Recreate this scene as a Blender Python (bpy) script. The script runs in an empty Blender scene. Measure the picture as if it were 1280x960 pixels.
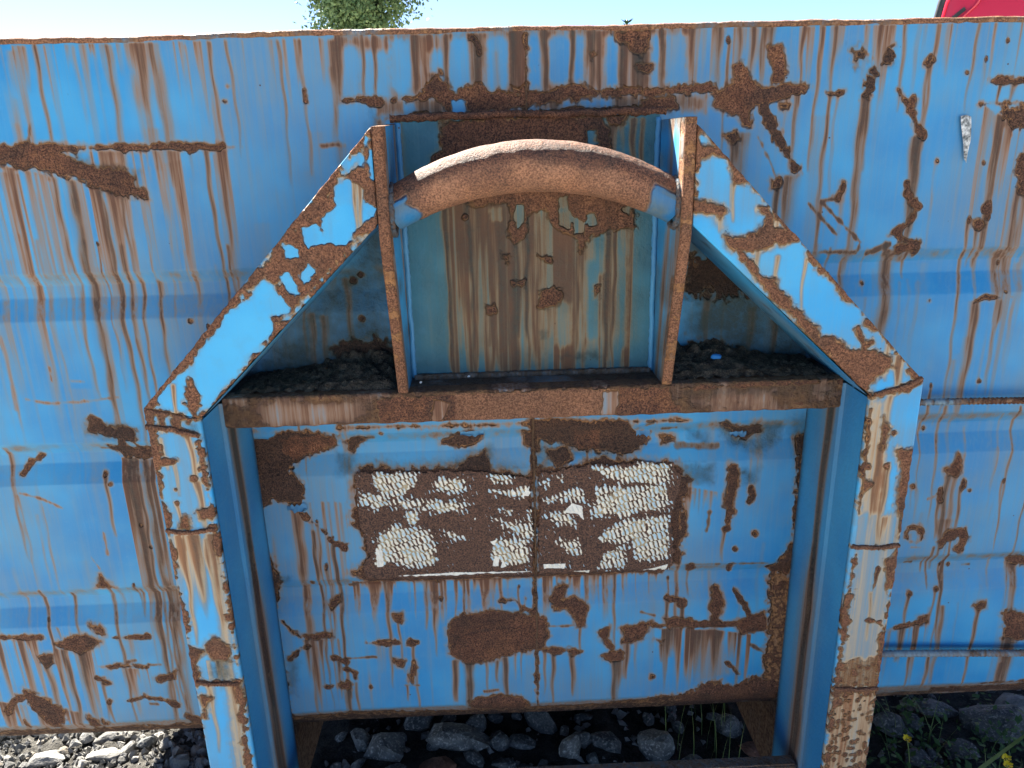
import bpy, math, random
import numpy as np
from mathutils import Vector
random.seed(7); rng = np.random.default_rng(7)
scene = bpy.context.scene
COL = scene.collection

# ------------------------------------------------------------------ camera
CAM = np.array([-.0622, -1.1692, 1.38]); YAW, PITCH, ROLL, FOC = .0261, .3105, -.0251, 939.5
cy_, sy_, cp_, sp_ = math.cos(YAW), math.sin(YAW), math.cos(PITCH), math.sin(PITCH)
FWD = np.array([sy_*cp_, cy_*cp_, -sp_]); RT0 = np.array([cy_, -sy_, 0.]); UP0 = np.cross(RT0, FWD)
RT = math.cos(ROLL)*RT0 + math.sin(ROLL)*UP0; UP = -math.sin(ROLL)*RT0 + math.cos(ROLL)*UP0
cd = bpy.data.cameras.new('camera'); cam = bpy.data.objects.new('camera', cd); COL.objects.link(cam)
cd.sensor_fit = 'HORIZONTAL'; cd.sensor_width = 36.0; cd.lens = FOC/1280*36.0
cd.clip_start = .02; cd.clip_end = 3000
from mathutils import Matrix
M = Matrix(((RT[0], UP[0], -FWD[0], CAM[0]), (RT[1], UP[1], -FWD[1], CAM[1]), (RT[2], UP[2], -FWD[2], CAM[2]), (0, 0, 0, 1)))
cam.matrix_world = M
scene.camera = cam

# ------------------------------------------------------------------ sky, sun, exposure
SUN = Vector((-.56, .80, 1.0)).normalized()
w = bpy.data.worlds.new('World'); scene.world = w; w.use_nodes = True
nt = w.node_tree; bg = nt.nodes['Background']
sky = nt.nodes.new('ShaderNodeTexSky'); sky.sky_type = 'NISHITA'; sky.sun_disc = False
sky.sun_elevation = math.asin(SUN.z); sky.sun_rotation = math.atan2(SUN.x, SUN.y)
sky.altitude = 600; sky.air_density = .42; sky.dust_density = .15; sky.ozone_density = 1.0
nt.links.new(sky.outputs[0], bg.inputs['Color']); bg.inputs['Strength'].default_value = .05
sl = bpy.data.lights.new('sun', 'SUN'); sl.energy = 5.0; sl.angle = math.radians(.5); sl.color = (1., .93, .82)
so = bpy.data.objects.new('sun', sl); COL.objects.link(so)
so.rotation_euler = (-SUN).to_track_quat('-Z', 'Y').to_euler(); so.location = SUN*20
vs = scene.view_settings; vs.view_transform = 'Standard'; vs.look = 'None'; vs.gamma = 1.0; vs.exposure = 2.78
vs.use_curve_mapping = False

# ------------------------------------------------------------------ helpers: geometry of the place
DEP = -.187            # front plane of the frame (wall face is y = 0)
def ray(x, y): return FWD + RT*((x-640)/FOC) + UP*((480-y)/FOC)
def on_y(x, y, Y=0.): d = ray(x, y); return CAM + d*((Y-CAM[1])/d[1])
def on_z(x, y, Z=0.): d = ray(x, y); return CAM + d*((Z-CAM[2])/d[2])

def tag(o, label=None, cat=None, group=None, kind=None):
    if label: o['label'] = label
    if cat: o['category'] = cat
    if group: o['group'] = group
    if kind: o['kind'] = kind
    return o
def empty(name, loc=(0, 0, 0)):
    o = bpy.data.objects.new(name, None); COL.objects.link(o); o.location = loc; o.empty_display_size = .1; return o
def mesh_obj(name, verts, faces, mat, parent=None, smooth=True, attr=None):
    me = bpy.data.meshes.new(name); me.from_pydata([tuple(v) for v in verts], [], faces); me.update()
    if smooth: me.polygons.foreach_set('use_smooth', [True]*len(me.polygons))
    if attr is not None:
        at = me.attributes.new('wear', 'FLOAT_COLOR', 'POINT'); at.data.foreach_set('color', np.asarray(attr, np.float32).ravel())
    if mat: me.materials.append(mat)
    o = bpy.data.objects.new(name, me); COL.objects.link(o)
    if parent: o.parent = parent
    return o
def quads_obj(name, V, F, mat, parent=None, attr=None, smooth=True):
    V = np.asarray(V, np.float32); F = np.asarray(F, np.int32); me = bpy.data.meshes.new(name)
    me.vertices.add(len(V)); me.vertices.foreach_set('co', V.ravel())
    n = len(F); me.loops.add(n*4); me.loops.foreach_set('vertex_index', F.ravel())
    me.polygons.add(n); me.polygons.foreach_set('loop_start', np.arange(0, n*4, 4, dtype=np.int32)); me.polygons.foreach_set('loop_total', np.full(n, 4, np.int32))
    me.update(calc_edges=True); me.validate()
    me.polygons.foreach_set('use_smooth', np.full(n, smooth, dtype=bool))
    if attr is not None:
        at = me.attributes.new('wear', 'FLOAT_COLOR', 'POINT'); at.data.foreach_set('color', np.asarray(attr, np.float32).ravel())
    if mat: me.materials.append(mat)
    o = bpy.data.objects.new(name, me); COL.objects.link(o)
    if parent: o.parent = parent
    return o
def grid_faces(n, m, wrap=False):
    i = np.arange(n-1)[:, None]; j = np.arange(m if wrap else m-1)[None, :]; j2 = (j+1) % m
    return np.stack([i*m+j, i*m+j2, (i+1)*m+j2, (i+1)*m+j], -1).reshape(-1, 4)
def grid_obj(name, P, mat, parent=None, attr=None, flip=False, wrap=False):
    n, m = P.shape[:2]; F = grid_faces(n, m, wrap)
    if flip: F = F[:, ::-1]
    return quads_obj(name, P.reshape(-1, 3), F, mat, parent, None if attr is None else attr.reshape(-1, 4))
def box_obj(name, a, b, mat, parent=None, bev=.003, attr=None):
    import bmesh
    bm = bmesh.new(); bmesh.ops.create_cube(bm, size=1)
    for v in bm.verts: v.co = Vector([(a[k]+b[k])/2 + v.co[k]*(b[k]-a[k]) for k in range(3)])
    if bev: bmesh.ops.bevel(bm, geom=list(bm.edges), offset=bev, segments=2, affect='EDGES')
    me = bpy.data.meshes.new(name); bm.to_mesh(me); bm.free()
    at = me.attributes.new('wear', 'FLOAT_COLOR', 'POINT'); at.data.foreach_set('color', np.tile(np.array(attr or (0, .15, 0, 0), np.float32), len(me.vertices)))
    me.materials.append(mat); o = bpy.data.objects.new(name, me); COL.objects.link(o)
    if parent: o.parent = parent
    return o
def tube_obj(name, pts, rad, mat, parent=None, seg=10, attr=(0, 0, 0, 0), jitter=0.):
    pts = np.asarray(pts, float); n = len(pts); rad = np.broadcast_to(np.asarray(rad, float), (n,))
    T = np.gradient(pts, axis=0); T /= np.linalg.norm(T, axis=1)[:, None]
    ref = np.array([0, 0, 1.]) if abs(T[0, 2]) < .8 else np.array([0, 1., 0])
    Nn = np.cross(T, ref); Nn /= np.linalg.norm(Nn, axis=1)[:, None]; B = np.cross(T, Nn)
    th = np.linspace(0, 2*math.pi, seg, endpoint=False)
    r = rad[:, None]*(1+jitter*rng.normal(size=(n, seg)))
    P = pts[:, None]+r[..., None]*(np.cos(th)[None, :, None]*Nn[:, None]+np.sin(th)[None, :, None]*B[:, None])
    V = list(P.reshape(-1, 3)); F = [tuple(q) for q in grid_faces(n, seg, True)]
    F.append(tuple(range(seg-1, -1, -1))); F.append(tuple((n-1)*seg+k for k in range(seg)))
    A = np.tile(np.array(attr, np.float32), (len(V), 1)) if np.ndim(attr) == 1 else attr
    return mesh_obj(name, V, F, mat, parent, True, A)

# ------------------------------------------------------------------ noise fields and the wear canvas
def vnoise(nz, nx, cell, seed):
    g = np.random.default_rng(seed); H = int(nz/cell)+4; W = int(nx/cell)+4
    G = g.uniform(-1, 1, (H, W)).astype(np.float32)
    def ax(n):
        t = np.arange(n)/cell; i = t.astype(int); f = (t-i).astype(np.float32); return i, f*f*(3-2*f)
    iz, fz = ax(nz); ix, fx = ax(nx)
    a = G[iz][:, ix]; b = G[iz][:, ix+1]; c = G[iz+1][:, ix]; d = G[iz+1][:, ix+1]
    return (a*(1-fx)+b*fx)*(1-fz)[:, None] + (c*(1-fx)+d*fx)*fz[:, None]
def noise1(n, cell, seed): return vnoise(2, n, cell, seed)[0]

TILES = {'A': (0, 0, 2.977), 'B': (420, 0, 2.909), 'C': (850, 0, 2.977), 'D': (0, 320, 2.977), 'E': (420, 320, 2.909), 'F': (850, 320, 2.977),
         'G': (0, 640, 2.977), 'H': (420, 630, 2.909), 'I': (850, 640, 2.977), 'R': (430, 560, 2.977), 'Z': (260, 270, 3.554), 'U': (640, 180, 5.818), 'P': (0, 0, 1.), 'Q': (470, 420, 8.), 'J': (750, 420, 8.), 'Y': (230, 470, 5.333), 'X': (940, 380, 5.333)}
class Canvas:
    """wear map of one flat steel face, in metres on that face: rust R, run-off stain S, dark grime and painted shade D, kind of rust A"""
    def __init__(s, x0, x1, z0, z1, step, Y, seed):
        s.x0, s.z0, s.st, s.Y = x0, z0, step, Y
        s.nx = int(round((x1-x0)/step))+1; s.nz = int(round((z1-z0)/step))+1
        s.R, s.S, s.D, s.A = (np.zeros((s.nz, s.nx), np.float32) for _ in range(4))
        s.X = x0+np.arange(s.nx)*step; s.Z = z0+np.arange(s.nz)*step
        s.N1 = vnoise(s.nz, s.nx, .0035/step, seed); s.N2 = vnoise(s.nz, s.nx, .009/step, seed+1); s.N3 = vnoise(s.nz, s.nx, .03/step, seed+2)
        s.NN = .35*s.N1+.4*s.N2+.35*s.N3; s.seed = seed+10; s.t('P')
    def t(s, k): s.ox, s.oy, s.sc = TILES[k]; s.mpp = (s.Y-CAM[1])*1.06/FOC/s.sc
    def q(s, x, y): p = on_y(s.ox+x/s.sc, s.oy+y/s.sc, s.Y); return p[0], p[2]
    def win(s, xa, xb, za, zb):
        i0 = max(0, int((xa-s.x0)/s.st)); i1 = min(s.nx, int((xb-s.x0)/s.st)+2); j0 = max(0, int((za-s.z0)/s.st)); j1 = min(s.nz, int((zb-s.z0)/s.st)+2)
        return (slice(j0, j1), slice(i0, i1)) if i1 > i0 and j1 > j0 else None
    def sdist(s, pts, pad, closed):
        P = np.array([s.q(*p) for p in pts]); w = s.win(P[:, 0].min()-pad, P[:, 0].max()+pad, P[:, 1].min()-pad, P[:, 1].max()+pad)
        if w is None: return None, None
        X = s.X[w[1]][None, :]; Z = s.Z[w[0]][:, None]
        best = np.full((Z.shape[0], X.shape[1]), 1e9); ins = np.zeros(best.shape, bool); n = len(P)
        for k in range(n if closed else n-1):
            a = P[k]; b = P[(k+1) % n]; d = b-a; L = max(d@d, 1e-12)
            tt = np.clip(((X-a[0])*d[0]+(Z-a[1])*d[1])/L, 0, 1); best = np.minimum(best, np.hypot(X-a[0]-tt*d[0], Z-a[1]-tt*d[1]))
            if closed and abs(d[1]) > 1e-9:
                c = (Z >= min(a[1], b[1])) & (Z < max(a[1], b[1])); xi = a[0]+(Z-a[1])/d[1]*d[0]; ins ^= (c & (X < xi))
        return w, (np.where(ins, best, -best) if closed else best)
    def _put(s, w, sd, soft, rough, val, a, halo, spk=.34):
        sd = sd+rough*s.NN[w]; m = np.clip(.5+sd/(2*soft), 0, 1)*val
        s.R[w] = np.maximum(s.R[w], np.maximum(m, spk*val*np.clip(1+sd/(.008+soft), 0, 1))); s.A[w] = np.where(m > .2, a, s.A[w])
        if halo: s.S[w] = np.maximum(s.S[w], .72*np.clip(1+sd/(halo*1.25), 0, 1)**1.3)
    def blob(s, pts, a=0., soft=.0045, rough=.006, val=1., halo=.009, spk=.34):
        w, sd = s.sdist(pts, .03, True)
        if w: s._put(w, sd, soft, rough, val, a, halo, spk)
    def line(s, pts, width, a=0., rough=.004, val=1., soft=.003, halo=.006):
        w, d = s.sdist(pts, .03+width*s.mpp, False)
        if w: s._put(w, width*s.mpp*.42*np.clip(.9+.75*s.N3[w]+.4*s.N2[w], .15, 2.)-d, soft, rough*1.3, val, a, halo, .26)
    def scratch(s, pts, width, amp=.7, dk=0.):
        w, d = s.sdist(pts, .01+width*s.mpp, False)
        if w:
            m = np.clip((width*s.mpp/2-d+.002*s.N2[w])/.002+.5, 0, 1)*amp
            s.S[w] = np.maximum(s.S[w], m); s.D[w] = np.maximum(s.D[w], m*dk)
    def spot(s, x, y, r, a=0., val=1., halo=.007):
        s.blob([(x+r*.8*math.cos(k*math.pi/4), y+r*.8*math.sin(k*math.pi/4)) for k in range(8)], a=a, val=val, halo=halo*.7, rough=.003, soft=.003, spk=.15)
    def grime(s, pts, amp=.7, soft=.008, rough=.008):
        w, sd = s.sdist(pts, .04, True)
        if w: s.D[w] = np.maximum(s.D[w], amp*np.clip(.5+(sd+rough*s.NN[w])/(2*soft), 0, 1)*np.clip(.85+.25*s.N3[w]+.12*s.N2[w], 0, 1))
    def stain(s, pts, amp=.6, soft=.008, rough=.006):
        w, sd = s.sdist(pts, .04, True)
        if w: s.S[w] = np.maximum(s.S[w], amp*np.clip(.5+(sd+rough*s.NN[w])/(2*soft), 0, 1))
    def clear(s, pts, k=1., soft=.003, rough=.004, keep=.12):
        w, sd = s.sdist(pts, .02, True)
        if w:
            m = k*np.clip(.5+(sd+.0025+rough*s.NN[w])/(2*soft), 0, 1)
            s.R[w] *= 1-m; s.S[w] *= 1-m*(1-keep); s.D[w] *= 1-m*.9
    def window(s, x0, x1, y0, y1, k=.95): 
        b = (x1-x0)*.28; s.clear([(x0, y0+b), (x0+b, y0), (x1-b, y0), (x1, y0+b), (x1, y1-b), (x1-b, y1), (x0+b, y1), (x0, y1-b)], k, soft=.005, rough=.003)
    def _run(s, X, zs, ze, wd, amp, dk, p):
        w = s.win(X-wd*1.6-.006, X+wd*1.6+.006, ze, zs+.004)
        if w is None: return
        s.seed += 1; Z = s.Z[w[0]][:, None]; tt = np.clip((zs-Z)/max(zs-ze, 1e-4), -.1, 1)
        g = np.random.default_rng(s.seed); ph = g.uniform(0, 6.3)
        xc = X+.0016*np.sin(ph+(zs-Z)*28)+.001*np.sin(ph*2+(zs-Z)*90); ww = wd*(1-.35*tt)
        m = np.exp(-(np.abs(s.X[w[1]][None, :]-xc)/(ww*.52+.0006))**2.6)*(1-np.clip(tt, 0, 1))**p*np.clip((zs+.003-Z)/.004, 0, 1)
        m = m*amp*np.clip(.86+.3*s.N3[w], 0, 1)
        if amp > .55:
            xk = xc+wd*g.uniform(-.22, .22); core = np.exp(-(np.abs(s.X[w[1]][None, :]-xk)/(wd*.13+.0009))**2)*(1-np.clip(tt, 0, 1))**(p*.8)*np.clip((zs+.003-Z)/.004, 0, 1)*amp
            s.S[w] = 1-(1-s.S[w])*(1-.75*core); s.D[w] = 1-(1-s.D[w])*(1-.32*core)
        s.S[w] = 1-(1-s.S[w])*(1-m); s.D[w] = 1-(1-s.D[w])*(1-m*dk)
    def run(s, x, y, y2, width=12, amp=.6, dk=0., p=.42):
        X, zs = s.q(x, y); ze = s.q(x, y2)[1]; s._run(X, zs, ze, width*s.mpp, amp, dk, p)
    def curtain(s, pts, ln, amp=.6, dk=0., dens=.5, p=.7):
        P = np.array([s.q(*q) for q in pts]); P = P[np.argsort(P[:, 0])]; L = ln*s.mpp
        w = s.win(P[0, 0], P[-1, 0], P[:, 1].min()-L*1.3, P[:, 1].max())
        if w is None: return
        s.seed += 7; X = s.X[w[1]]; n = len(X); zs = np.interp(X, P[:, 0], P[:, 1])
        pr = .45*noise1(n, .004/s.st, s.seed)+.4*noise1(n, .010/s.st, s.seed+1)+.35*noise1(n, .03/s.st, s.seed+2)
        st = np.clip((pr+dens*1.1-.45)/.55, 0, 1)**1.25; le = 1.2*L*np.clip(.65+.55*noise1(n, .008/s.st, s.seed+3), .12, 1.3)
        Z = s.Z[w[0]][:, None]; tt = (zs[None, :]-Z)/le[None, :]
        m = np.where((tt >= 0) & (tt < 1), st[None, :]*(1-np.clip(tt, 0, 1))**p, 0)*min(1., amp*1.2)
        m = m*np.clip((zs[None, :]-Z)/.002, 0, 1)
        s.S[w] = 1-(1-s.S[w])*(1-m); s.D[w] = 1-(1-s.D[w])*(1-m*dk*np.clip(.5+noise1(n, .012/s.st, s.seed+4), 0, 1)[None, :])
    def sample(s, X, Z):
        fx = np.clip((X-s.x0)/s.st, 0, s.nx-1.001); fz = np.clip((Z-s.z0)/s.st, 0, s.nz-1.001); i = fx.astype(int); j = fz.astype(int); u = fx-i; v = fz-j
        return np.stack([a[j, i]*(1-u)*(1-v)+a[j, i+1]*u*(1-v)+a[j+1, i]*(1-u)*v+a[j+1, i+1]*u*v for a in (s.R, s.S, s.D, s.A)], -1).astype(np.float32)

# ------------------------------------------------------------------ materials
def new_mat(name):
    m = bpy.data.materials.new(name); m.use_nodes = True; return m, m.node_tree, m.node_tree.nodes['Principled BSDF']
class NB:
    def __init__(s, nt): s.nt = nt
    def n(s, t, **kw):
        x = s.nt.nodes.new(t)
        for k, v in kw.items(): setattr(x, k, v)
        return x
    def l(s, a, b): s.nt.links.new(a, b)
    def set(s, sock, v):
        if hasattr(v, 'is_output'): s.l(v, sock)
        else: sock.default_value = v
    def math(s, op, a, b=0., c=0., clamp=False):
        x = s.n('ShaderNodeMath', operation=op, use_clamp=clamp); s.set(x.inputs[0], a); s.set(x.inputs[1], b); s.set(x.inputs[2], c); return x.outputs[0]
    def smooth(s, v, a, b, lo=0., hi=1.):
        x = s.n('ShaderNodeMapRange', interpolation_type='SMOOTHSTEP'); s.set(x.inputs[0], v); x.inputs[1].default_value = a; x.inputs[2].default_value = b; x.inputs[3].default_value = lo; x.inputs[4].default_value = hi; return x.outputs[0]
    def noise(s, vec, scale, detail=4, rough=.55):
        x = s.n('ShaderNodeTexNoise'); s.l(vec, x.inputs['Vector']); x.inputs['Scale'].default_value = scale; x.inputs['Detail'].default_value = detail; x.inputs['Roughness'].default_value = rough; return x.outputs[0]
    def mix(s, f, a, b):
        x = s.n('ShaderNodeMix', data_type='RGBA'); s.set(x.inputs[0], f)
        for k, v in ((6, a), (7, b)):
            if hasattr(v, 'is_output'): s.l(v, x.inputs[k])
            else: x.inputs[k].default_value = (*v, 1)
        return x.outputs[2]
def paint_mat(name, blue1=(.018, .215, .480), blue2=(.046, .310, .570), rust_scale=1., bump=.0036, rough_r=.88, tan=(.285, .162, .095), brown=(.125, .054, .030), thr=.53, mid=(.150, .225, .270)):
    m, nt, P = new_mat(name); b = NB(nt)
    at = b.n('ShaderNodeAttribute', attribute_name='wear'); tc = b.n('ShaderNodeNewGeometry'); V = tc.outputs['Position']
    se = b.n('ShaderNodeSeparateColor'); b.l(at.outputs['Color'], se.inputs[0]); R, S, D = se.outputs; A = at.outputs['Alpha']
    mp = b.n('ShaderNodeMapping'); b.l(V, mp.inputs['Vector']); mp.inputs['Scale'].default_value = (1, 1, .028)
    n_lo = b.noise(V, 5, 3); n_pt = b.noise(V, 42*rust_scale, 4, .6); n_md = b.noise(V, 120*rust_scale, 5, .65); n_hi = b.noise(V, 430, 4, .7); n_str = b.noise(mp.outputs[0], 190, 4, .62)
    def c5(n, k): return b.math('MULTIPLY', b.math('SUBTRACT', n, .5), k)
    rv = b.math('ADD', R, b.math('ADD', b.math('ADD', c5(n_md, .95), c5(n_pt, .40)), c5(n_hi, .50)))
    rm = b.smooth(rv, thr, thr+.08); edge = b.smooth(b.math('ADD', R, b.math('ADD', c5(n_md, .45), c5(n_pt, .35))), thr-.30, thr+.02)
    # paint, slightly chalky and uneven
    pb = b.mix(b.smooth(n_lo, .35, .68), blue1, blue2)
    pb = b.mix(b.math('MULTIPLY', b.smooth(n_str, .45, .75), .16), pb, (.12, .30, .48))
    pb = b.mix(b.math('MULTIPLY', b.smooth(n_pt, .50, .72), .22), pb, (.085, .290, .470)); pb = b.mix(b.math('MULTIPLY', b.smooth(n_md, .56, .75), .14), pb, (.16, .33, .46))
    vo = b.n('ShaderNodeTexVoronoi'); b.l(V, vo.inputs['Vector']); vo.inputs['Scale'].default_value = 55; sepv = b.n('ShaderNodeSeparateColor'); b.l(vo.outputs['Color'], sepv.inputs[0])
    chip = b.math('MULTIPLY', b.smooth(vo.outputs['Distance'], .10, .04), b.smooth(sepv.outputs[0], .945, .955))
    # run-off stain: thin grey tan first, then brown
    sn = b.math('MULTIPLY', b.math('POWER', S, .80), b.math('ADD', .30, b.math('MULTIPLY', n_str, 1.42)), clamp=True)
    c = b.mix(b.smooth(sn, 0., .60), pb, mid); c = b.mix(b.smooth(sn, .34, .84), c, tan); c = b.mix(b.smooth(sn, .62, 1.0), c, brown)
    c = b.mix(b.math('MULTIPLY', edge, .88), c, (.360, .170, .066))
    dn = b.math('MULTIPLY', D, b.math('ADD', .55, b.math('MULTIPLY', n_md, .9)), clamp=True)
    c = b.mix(b.math('MULTIPLY', dn, .93), c, b.mix(n_md, (.016, .028, .029), (.058, .082, .074)))
    c = b.mix(chip, c, (.06, .035, .028))
    # rust: granular, with darker and more orange islands
    rc = b.mix(b.smooth(n_hi, .36, .66), (.050, .021, .015), (.390, .170, .090))
    rc = b.mix(b.smooth(n_pt, .40, .60, 0., .72), rc, b.mix(b.smooth(n_hi, .3, .7), (.050, .022, .017), (.220, .092, .050)))
    rc = b.mix(b.smooth(n_md, .52, .72, 0., .55), rc, (.420, .185, .085))
    rcd = b.mix(b.smooth(n_hi, .36, .72), (.022, .017, .015), (.165, .092, .062)); rcd = b.mix(b.smooth(n_md, .50, .72, 0., .5), rcd, (.150, .072, .042))
    n_big = b.noise(V, 17, 3, .6); rc = b.mix(b.smooth(n_big, .50, .64, 0., .62), rc, rcd); rc = b.mix(b.smooth(n_big, .46, .34, 0., .45), rc, b.mix(b.smooth(n_hi, .34, .68), (.14, .055, .026), (.50, .23, .105)))
    rc = b.mix(b.math('MULTIPLY', b.math('MAXIMUM', b.math('MINIMUM', A, 1.), 0.), .88), rc, rcd)
    rc = b.mix(b.math('MULTIPLY', b.math('MAXIMUM', b.math('MULTIPLY', A, -1.), 0.), .75), rc, b.mix(b.smooth(n_hi, .28, .74), (.17, .074, .040), (.62, .315, .175)))
    rc = b.mix(b.math('MULTIPLY', dn, .5), rc, (.03, .028, .026))
    rim = b.math('MULTIPLY', b.smooth(rv, thr-.03, thr+.03), b.smooth(rv, thr+.17, thr+.06)); rc = b.mix(b.math('MULTIPLY', rim, .62), rc, (.040, .024, .019))
    col = b.mix(rm, c, rc); b.l(col, P.inputs['Base Color'])
    rg = b.math('ADD', .38, b.math('MULTIPLY', b.math('ADD', sn, dn), .25), clamp=True); rg = b.math('ADD', rg, b.math('MULTIPLY', n_lo, .12))
    rg = b.math('ADD', b.math('MULTIPLY', rg, b.math('SUBTRACT', 1., rm)), b.math('MULTIPLY', rm, rough_r)); b.l(rg, P.inputs['Roughness'])
    P.inputs['Specular IOR Level'].default_value = .28
    h = b.math('ADD', b.math('MULTIPLY', rm, b.math('ADD', b.math('MULTIPLY', n_hi, 1.2), b.math('ADD', b.math('MULTIPLY', n_md, 1.4), b.math('MULTIPLY', n_pt, 1.6)))), b.math('MULTIPLY', b.math('SUBTRACT', 1., rm), b.math('ADD', b.math('MULTIPLY', n_hi, .06), b.math('MULTIPLY', edge, 2.4))))
    h = b.math('ADD', h, b.math('MULTIPLY', dn, b.math('MULTIPLY', n_md, 1.0)))
    bp = b.n('ShaderNodeBump'); b.l(h, bp.inputs['Height']); bp.inputs['Distance'].default_value = bump; bp.inputs['Strength'].default_value = 1.; b.l(bp.outputs[0], P.inputs['Normal'])
    return m
def simple_mat(name, c1, c2, scale=20, rough=.8, bump=.002, spec=.3, detail=5, c3=None):
    m, nt, P = new_mat(name); b = NB(nt); tc = b.n('ShaderNodeNewGeometry'); V = tc.outputs['Position']
    n1 = b.noise(V, scale, detail, .6); n2 = b.noise(V, scale*6, 3, .6)
    c = b.mix(b.smooth(n1, .3, .7), c1, c2)
    if c3: c = b.mix(b.smooth(n2, .5, .7), c, c3)
    b.l(c, P.inputs['Base Color']); P.inputs['Roughness'].default_value = rough; P.inputs['Specular IOR Level'].default_value = spec
    if bump:
        bp = b.n('ShaderNodeBump'); b.l(b.math('ADD', n1, b.math('MULTIPLY', n2, .4)), bp.inputs['Height']); bp.inputs['Distance'].default_value = bump; b.l(bp.outputs[0], P.inputs['Normal'])
    return m
MAT = paint_mat('weathered blue paint')
MAT_FR = paint_mat('weathered frame paint', (.030, .325, .640), (.062, .410, .700), tan=(.500, .375, .225), brown=(.260, .120, .055), thr=.50)
MAT_BAY = paint_mat('bay paint with recess shade', (.014, .135, .215), (.030, .195, .280), tan=(.260, .175, .090), brown=(.130, .060, .030), mid=(.085, .165, .165))  # algae teal, made darker so the recess shade sits in the colour
MAT_BAR = paint_mat('rusted bar steel', (.012, .140, .340), (.020, .190, .400), rust_scale=.6, bump=.0016, rough_r=.62, thr=.47)
# ------------------------------------------------------------------ wear of the front wall (positions read off its face)
ZT, ZB = 1.531, .318
XW = 1.03
GROOVES = (1.206, .927, .654)
W = Canvas(-XW, XW, ZB, ZT, .002, 0., 100)
# drips from the top rim along the whole width
W.t('A'); W.curtain([(-400, 175), (0, 168), (640, 150), (1290, 134)], 230, .60, .15, .52)
W.t('C'); W.curtain([(0, 102), (1700, 70)], 190, .62, .1, .52); W.curtain([(0, 102), (1700, 70)], 420, .35, .1, .30)
W.t('A'); W.curtain([(-400, 175), (1290, 134)], 420, .35, .1, .35)
for x, y, y2, wd, a, d in ((125, 165, 640, 16, .7, .2), (40, 190, 480, 26, .45, 0), (275, 170, 470, 12, .4, 0), (395, 165, 660, 28, .75, .2), (500, 160, 640, 60, .65, .15), (575, 160, 700, 44, .75, .2), (780, 155, 560, 16, .6, .1), (845, 150, 600, 15, .65, .15),
                          (1030, 150, 700, 15, .75, .2), (1110, 150, 660, 15, .6, .1), (1240, 150, 640, 60, .65, .2), (690, 170, 430, 12, .35, 0), (960, 150, 420, 14, .35, 0)): W.run(x, y, y2, wd, a, d)
W.line([(-300, 560), (0, 556), (300, 552), (600, 548), (830, 547)], 17, a=.25); W.scratch([(830, 547), (905, 548)], 8); W.scratch([(1195, 541), (1280, 538)], 10, .8)
W.blob([(-120, 558), (0, 560), (200, 560), (260, 600), (480, 640), (520, 700), (540, 730), (400, 715), (280, 660), (100, 622), (0, 602), (-120, 580)], a=.25, rough=.012)
W.grime([(280, 570), (520, 640), (530, 730), (390, 720), (270, 640)], .55)
W.curtain([(-300, 600), (0, 612), (280, 670), (530, 735)], 800, .62, .15, .62); W.curtain([(300, 560), (850, 556)], 620, .62, .1, .62); W.curtain([(-200, 610), (280, 670), (850, 560)], 1150, .36, .05, .42)
for x, y, y2, wd, a, d in ((262, 672, 1700, 34, .85, .45), (372, 712, 1750, 24, .8, .4), (205, 665, 1500, 16, .65, .2), (28, 620, 1500, 14, .55, .1), (768, 560, 1700, 15, .75, .2), (812, 560, 1500, 11, .55, .1), (655, 570, 1100, 30, .45, 0), (455, 732, 1700, 12, .65, .3), (120, 640, 1400, 14, .4, 0), (530, 735, 1500, 12, .5, .1), (590, 570, 1300, 12, .5, 0)): W.run(x, y, y2, wd, a, d)
W.scratch([(113, 460), (108, 520), (100, 552)], 11, .8, .5); W.spot(835, 375, 9, val=.7); W.spot(847, 320, 7, val=.7); W.line([(1128, 338), (1136, 375)], 10)
W.t('D')
for x, y, y2, wd, a, d in ((75, -80, 620, 12, .45, 0), (135, -60, 700, 14, .5, .1), (312, -60, 720, 14, .6, .2), (450, -40, 640, 13, .7, .3), (575, 95, 560, 20, .7, .35), (632, 60, 460, 10, .5, .1), (690, -20, 300, 8, .35, 0), (770, 60, 380, 10, .4, 0), (805, 30, 300, 12, .5, .1), (850, -40, 260, 10, .6, .2), (720, 70, 200, 10, .5, .2), (10, 720, 1150, 22, .65, .1), (0, 300, 700, 14, .5, 0)): W.run(x, y, y2, wd, a, d)
W.scratch([(95, 535), (140, 545), (200, 550), (300, 545), (440, 525)], 9, .65); W.scratch([(182, 415), (190, 465)], 9, .7); W.scratch([(45, 490), (55, 570)], 16, .4); W.scratch([(260, 465), (315, 468)], 8, .5)
W.blob([(328, 600), (360, 600), (400, 640), (500, 648), (512, 680), (430, 675), (340, 650)], a=.7, rough=.010); W.grime([(320, 600), (400, 620), (515, 640), (520, 690), (420, 690), (330, 660)], .6)
W.blob([(400, 717), (560, 713), (560, 762), (520, 770), (450, 748)], a=.8, rough=.01); W.scratch([(370, 722), (560, 722)], 12, .8, .8)
W.line([(450, 690), (470, 730)], 16, a=.7); W.line([(490, 680), (510, 720)], 12, a=.7)
W.curtain([(440, 760), (570, 765)], 900, .8, .3, .8); W.run(468, 760, 1900, 30, .9, .4); W.run(535, 770, 1950, 34, .9, .4); W.run(500, 770, 1700, 14, .8, .3)
W.line([(75, 820), (95, 785), (145, 750)], 13, a=.3); W.scratch([(70, 885), (150, 905), (230, 940)], 8, .75); W.spot(385, 818, 11, a=.5); W.run(387, 825, 1050, 16, .75, .2); W.spot(712, 242, 8, val=.7); W.spot(410, 850, 5)
W.t('G')
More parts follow.
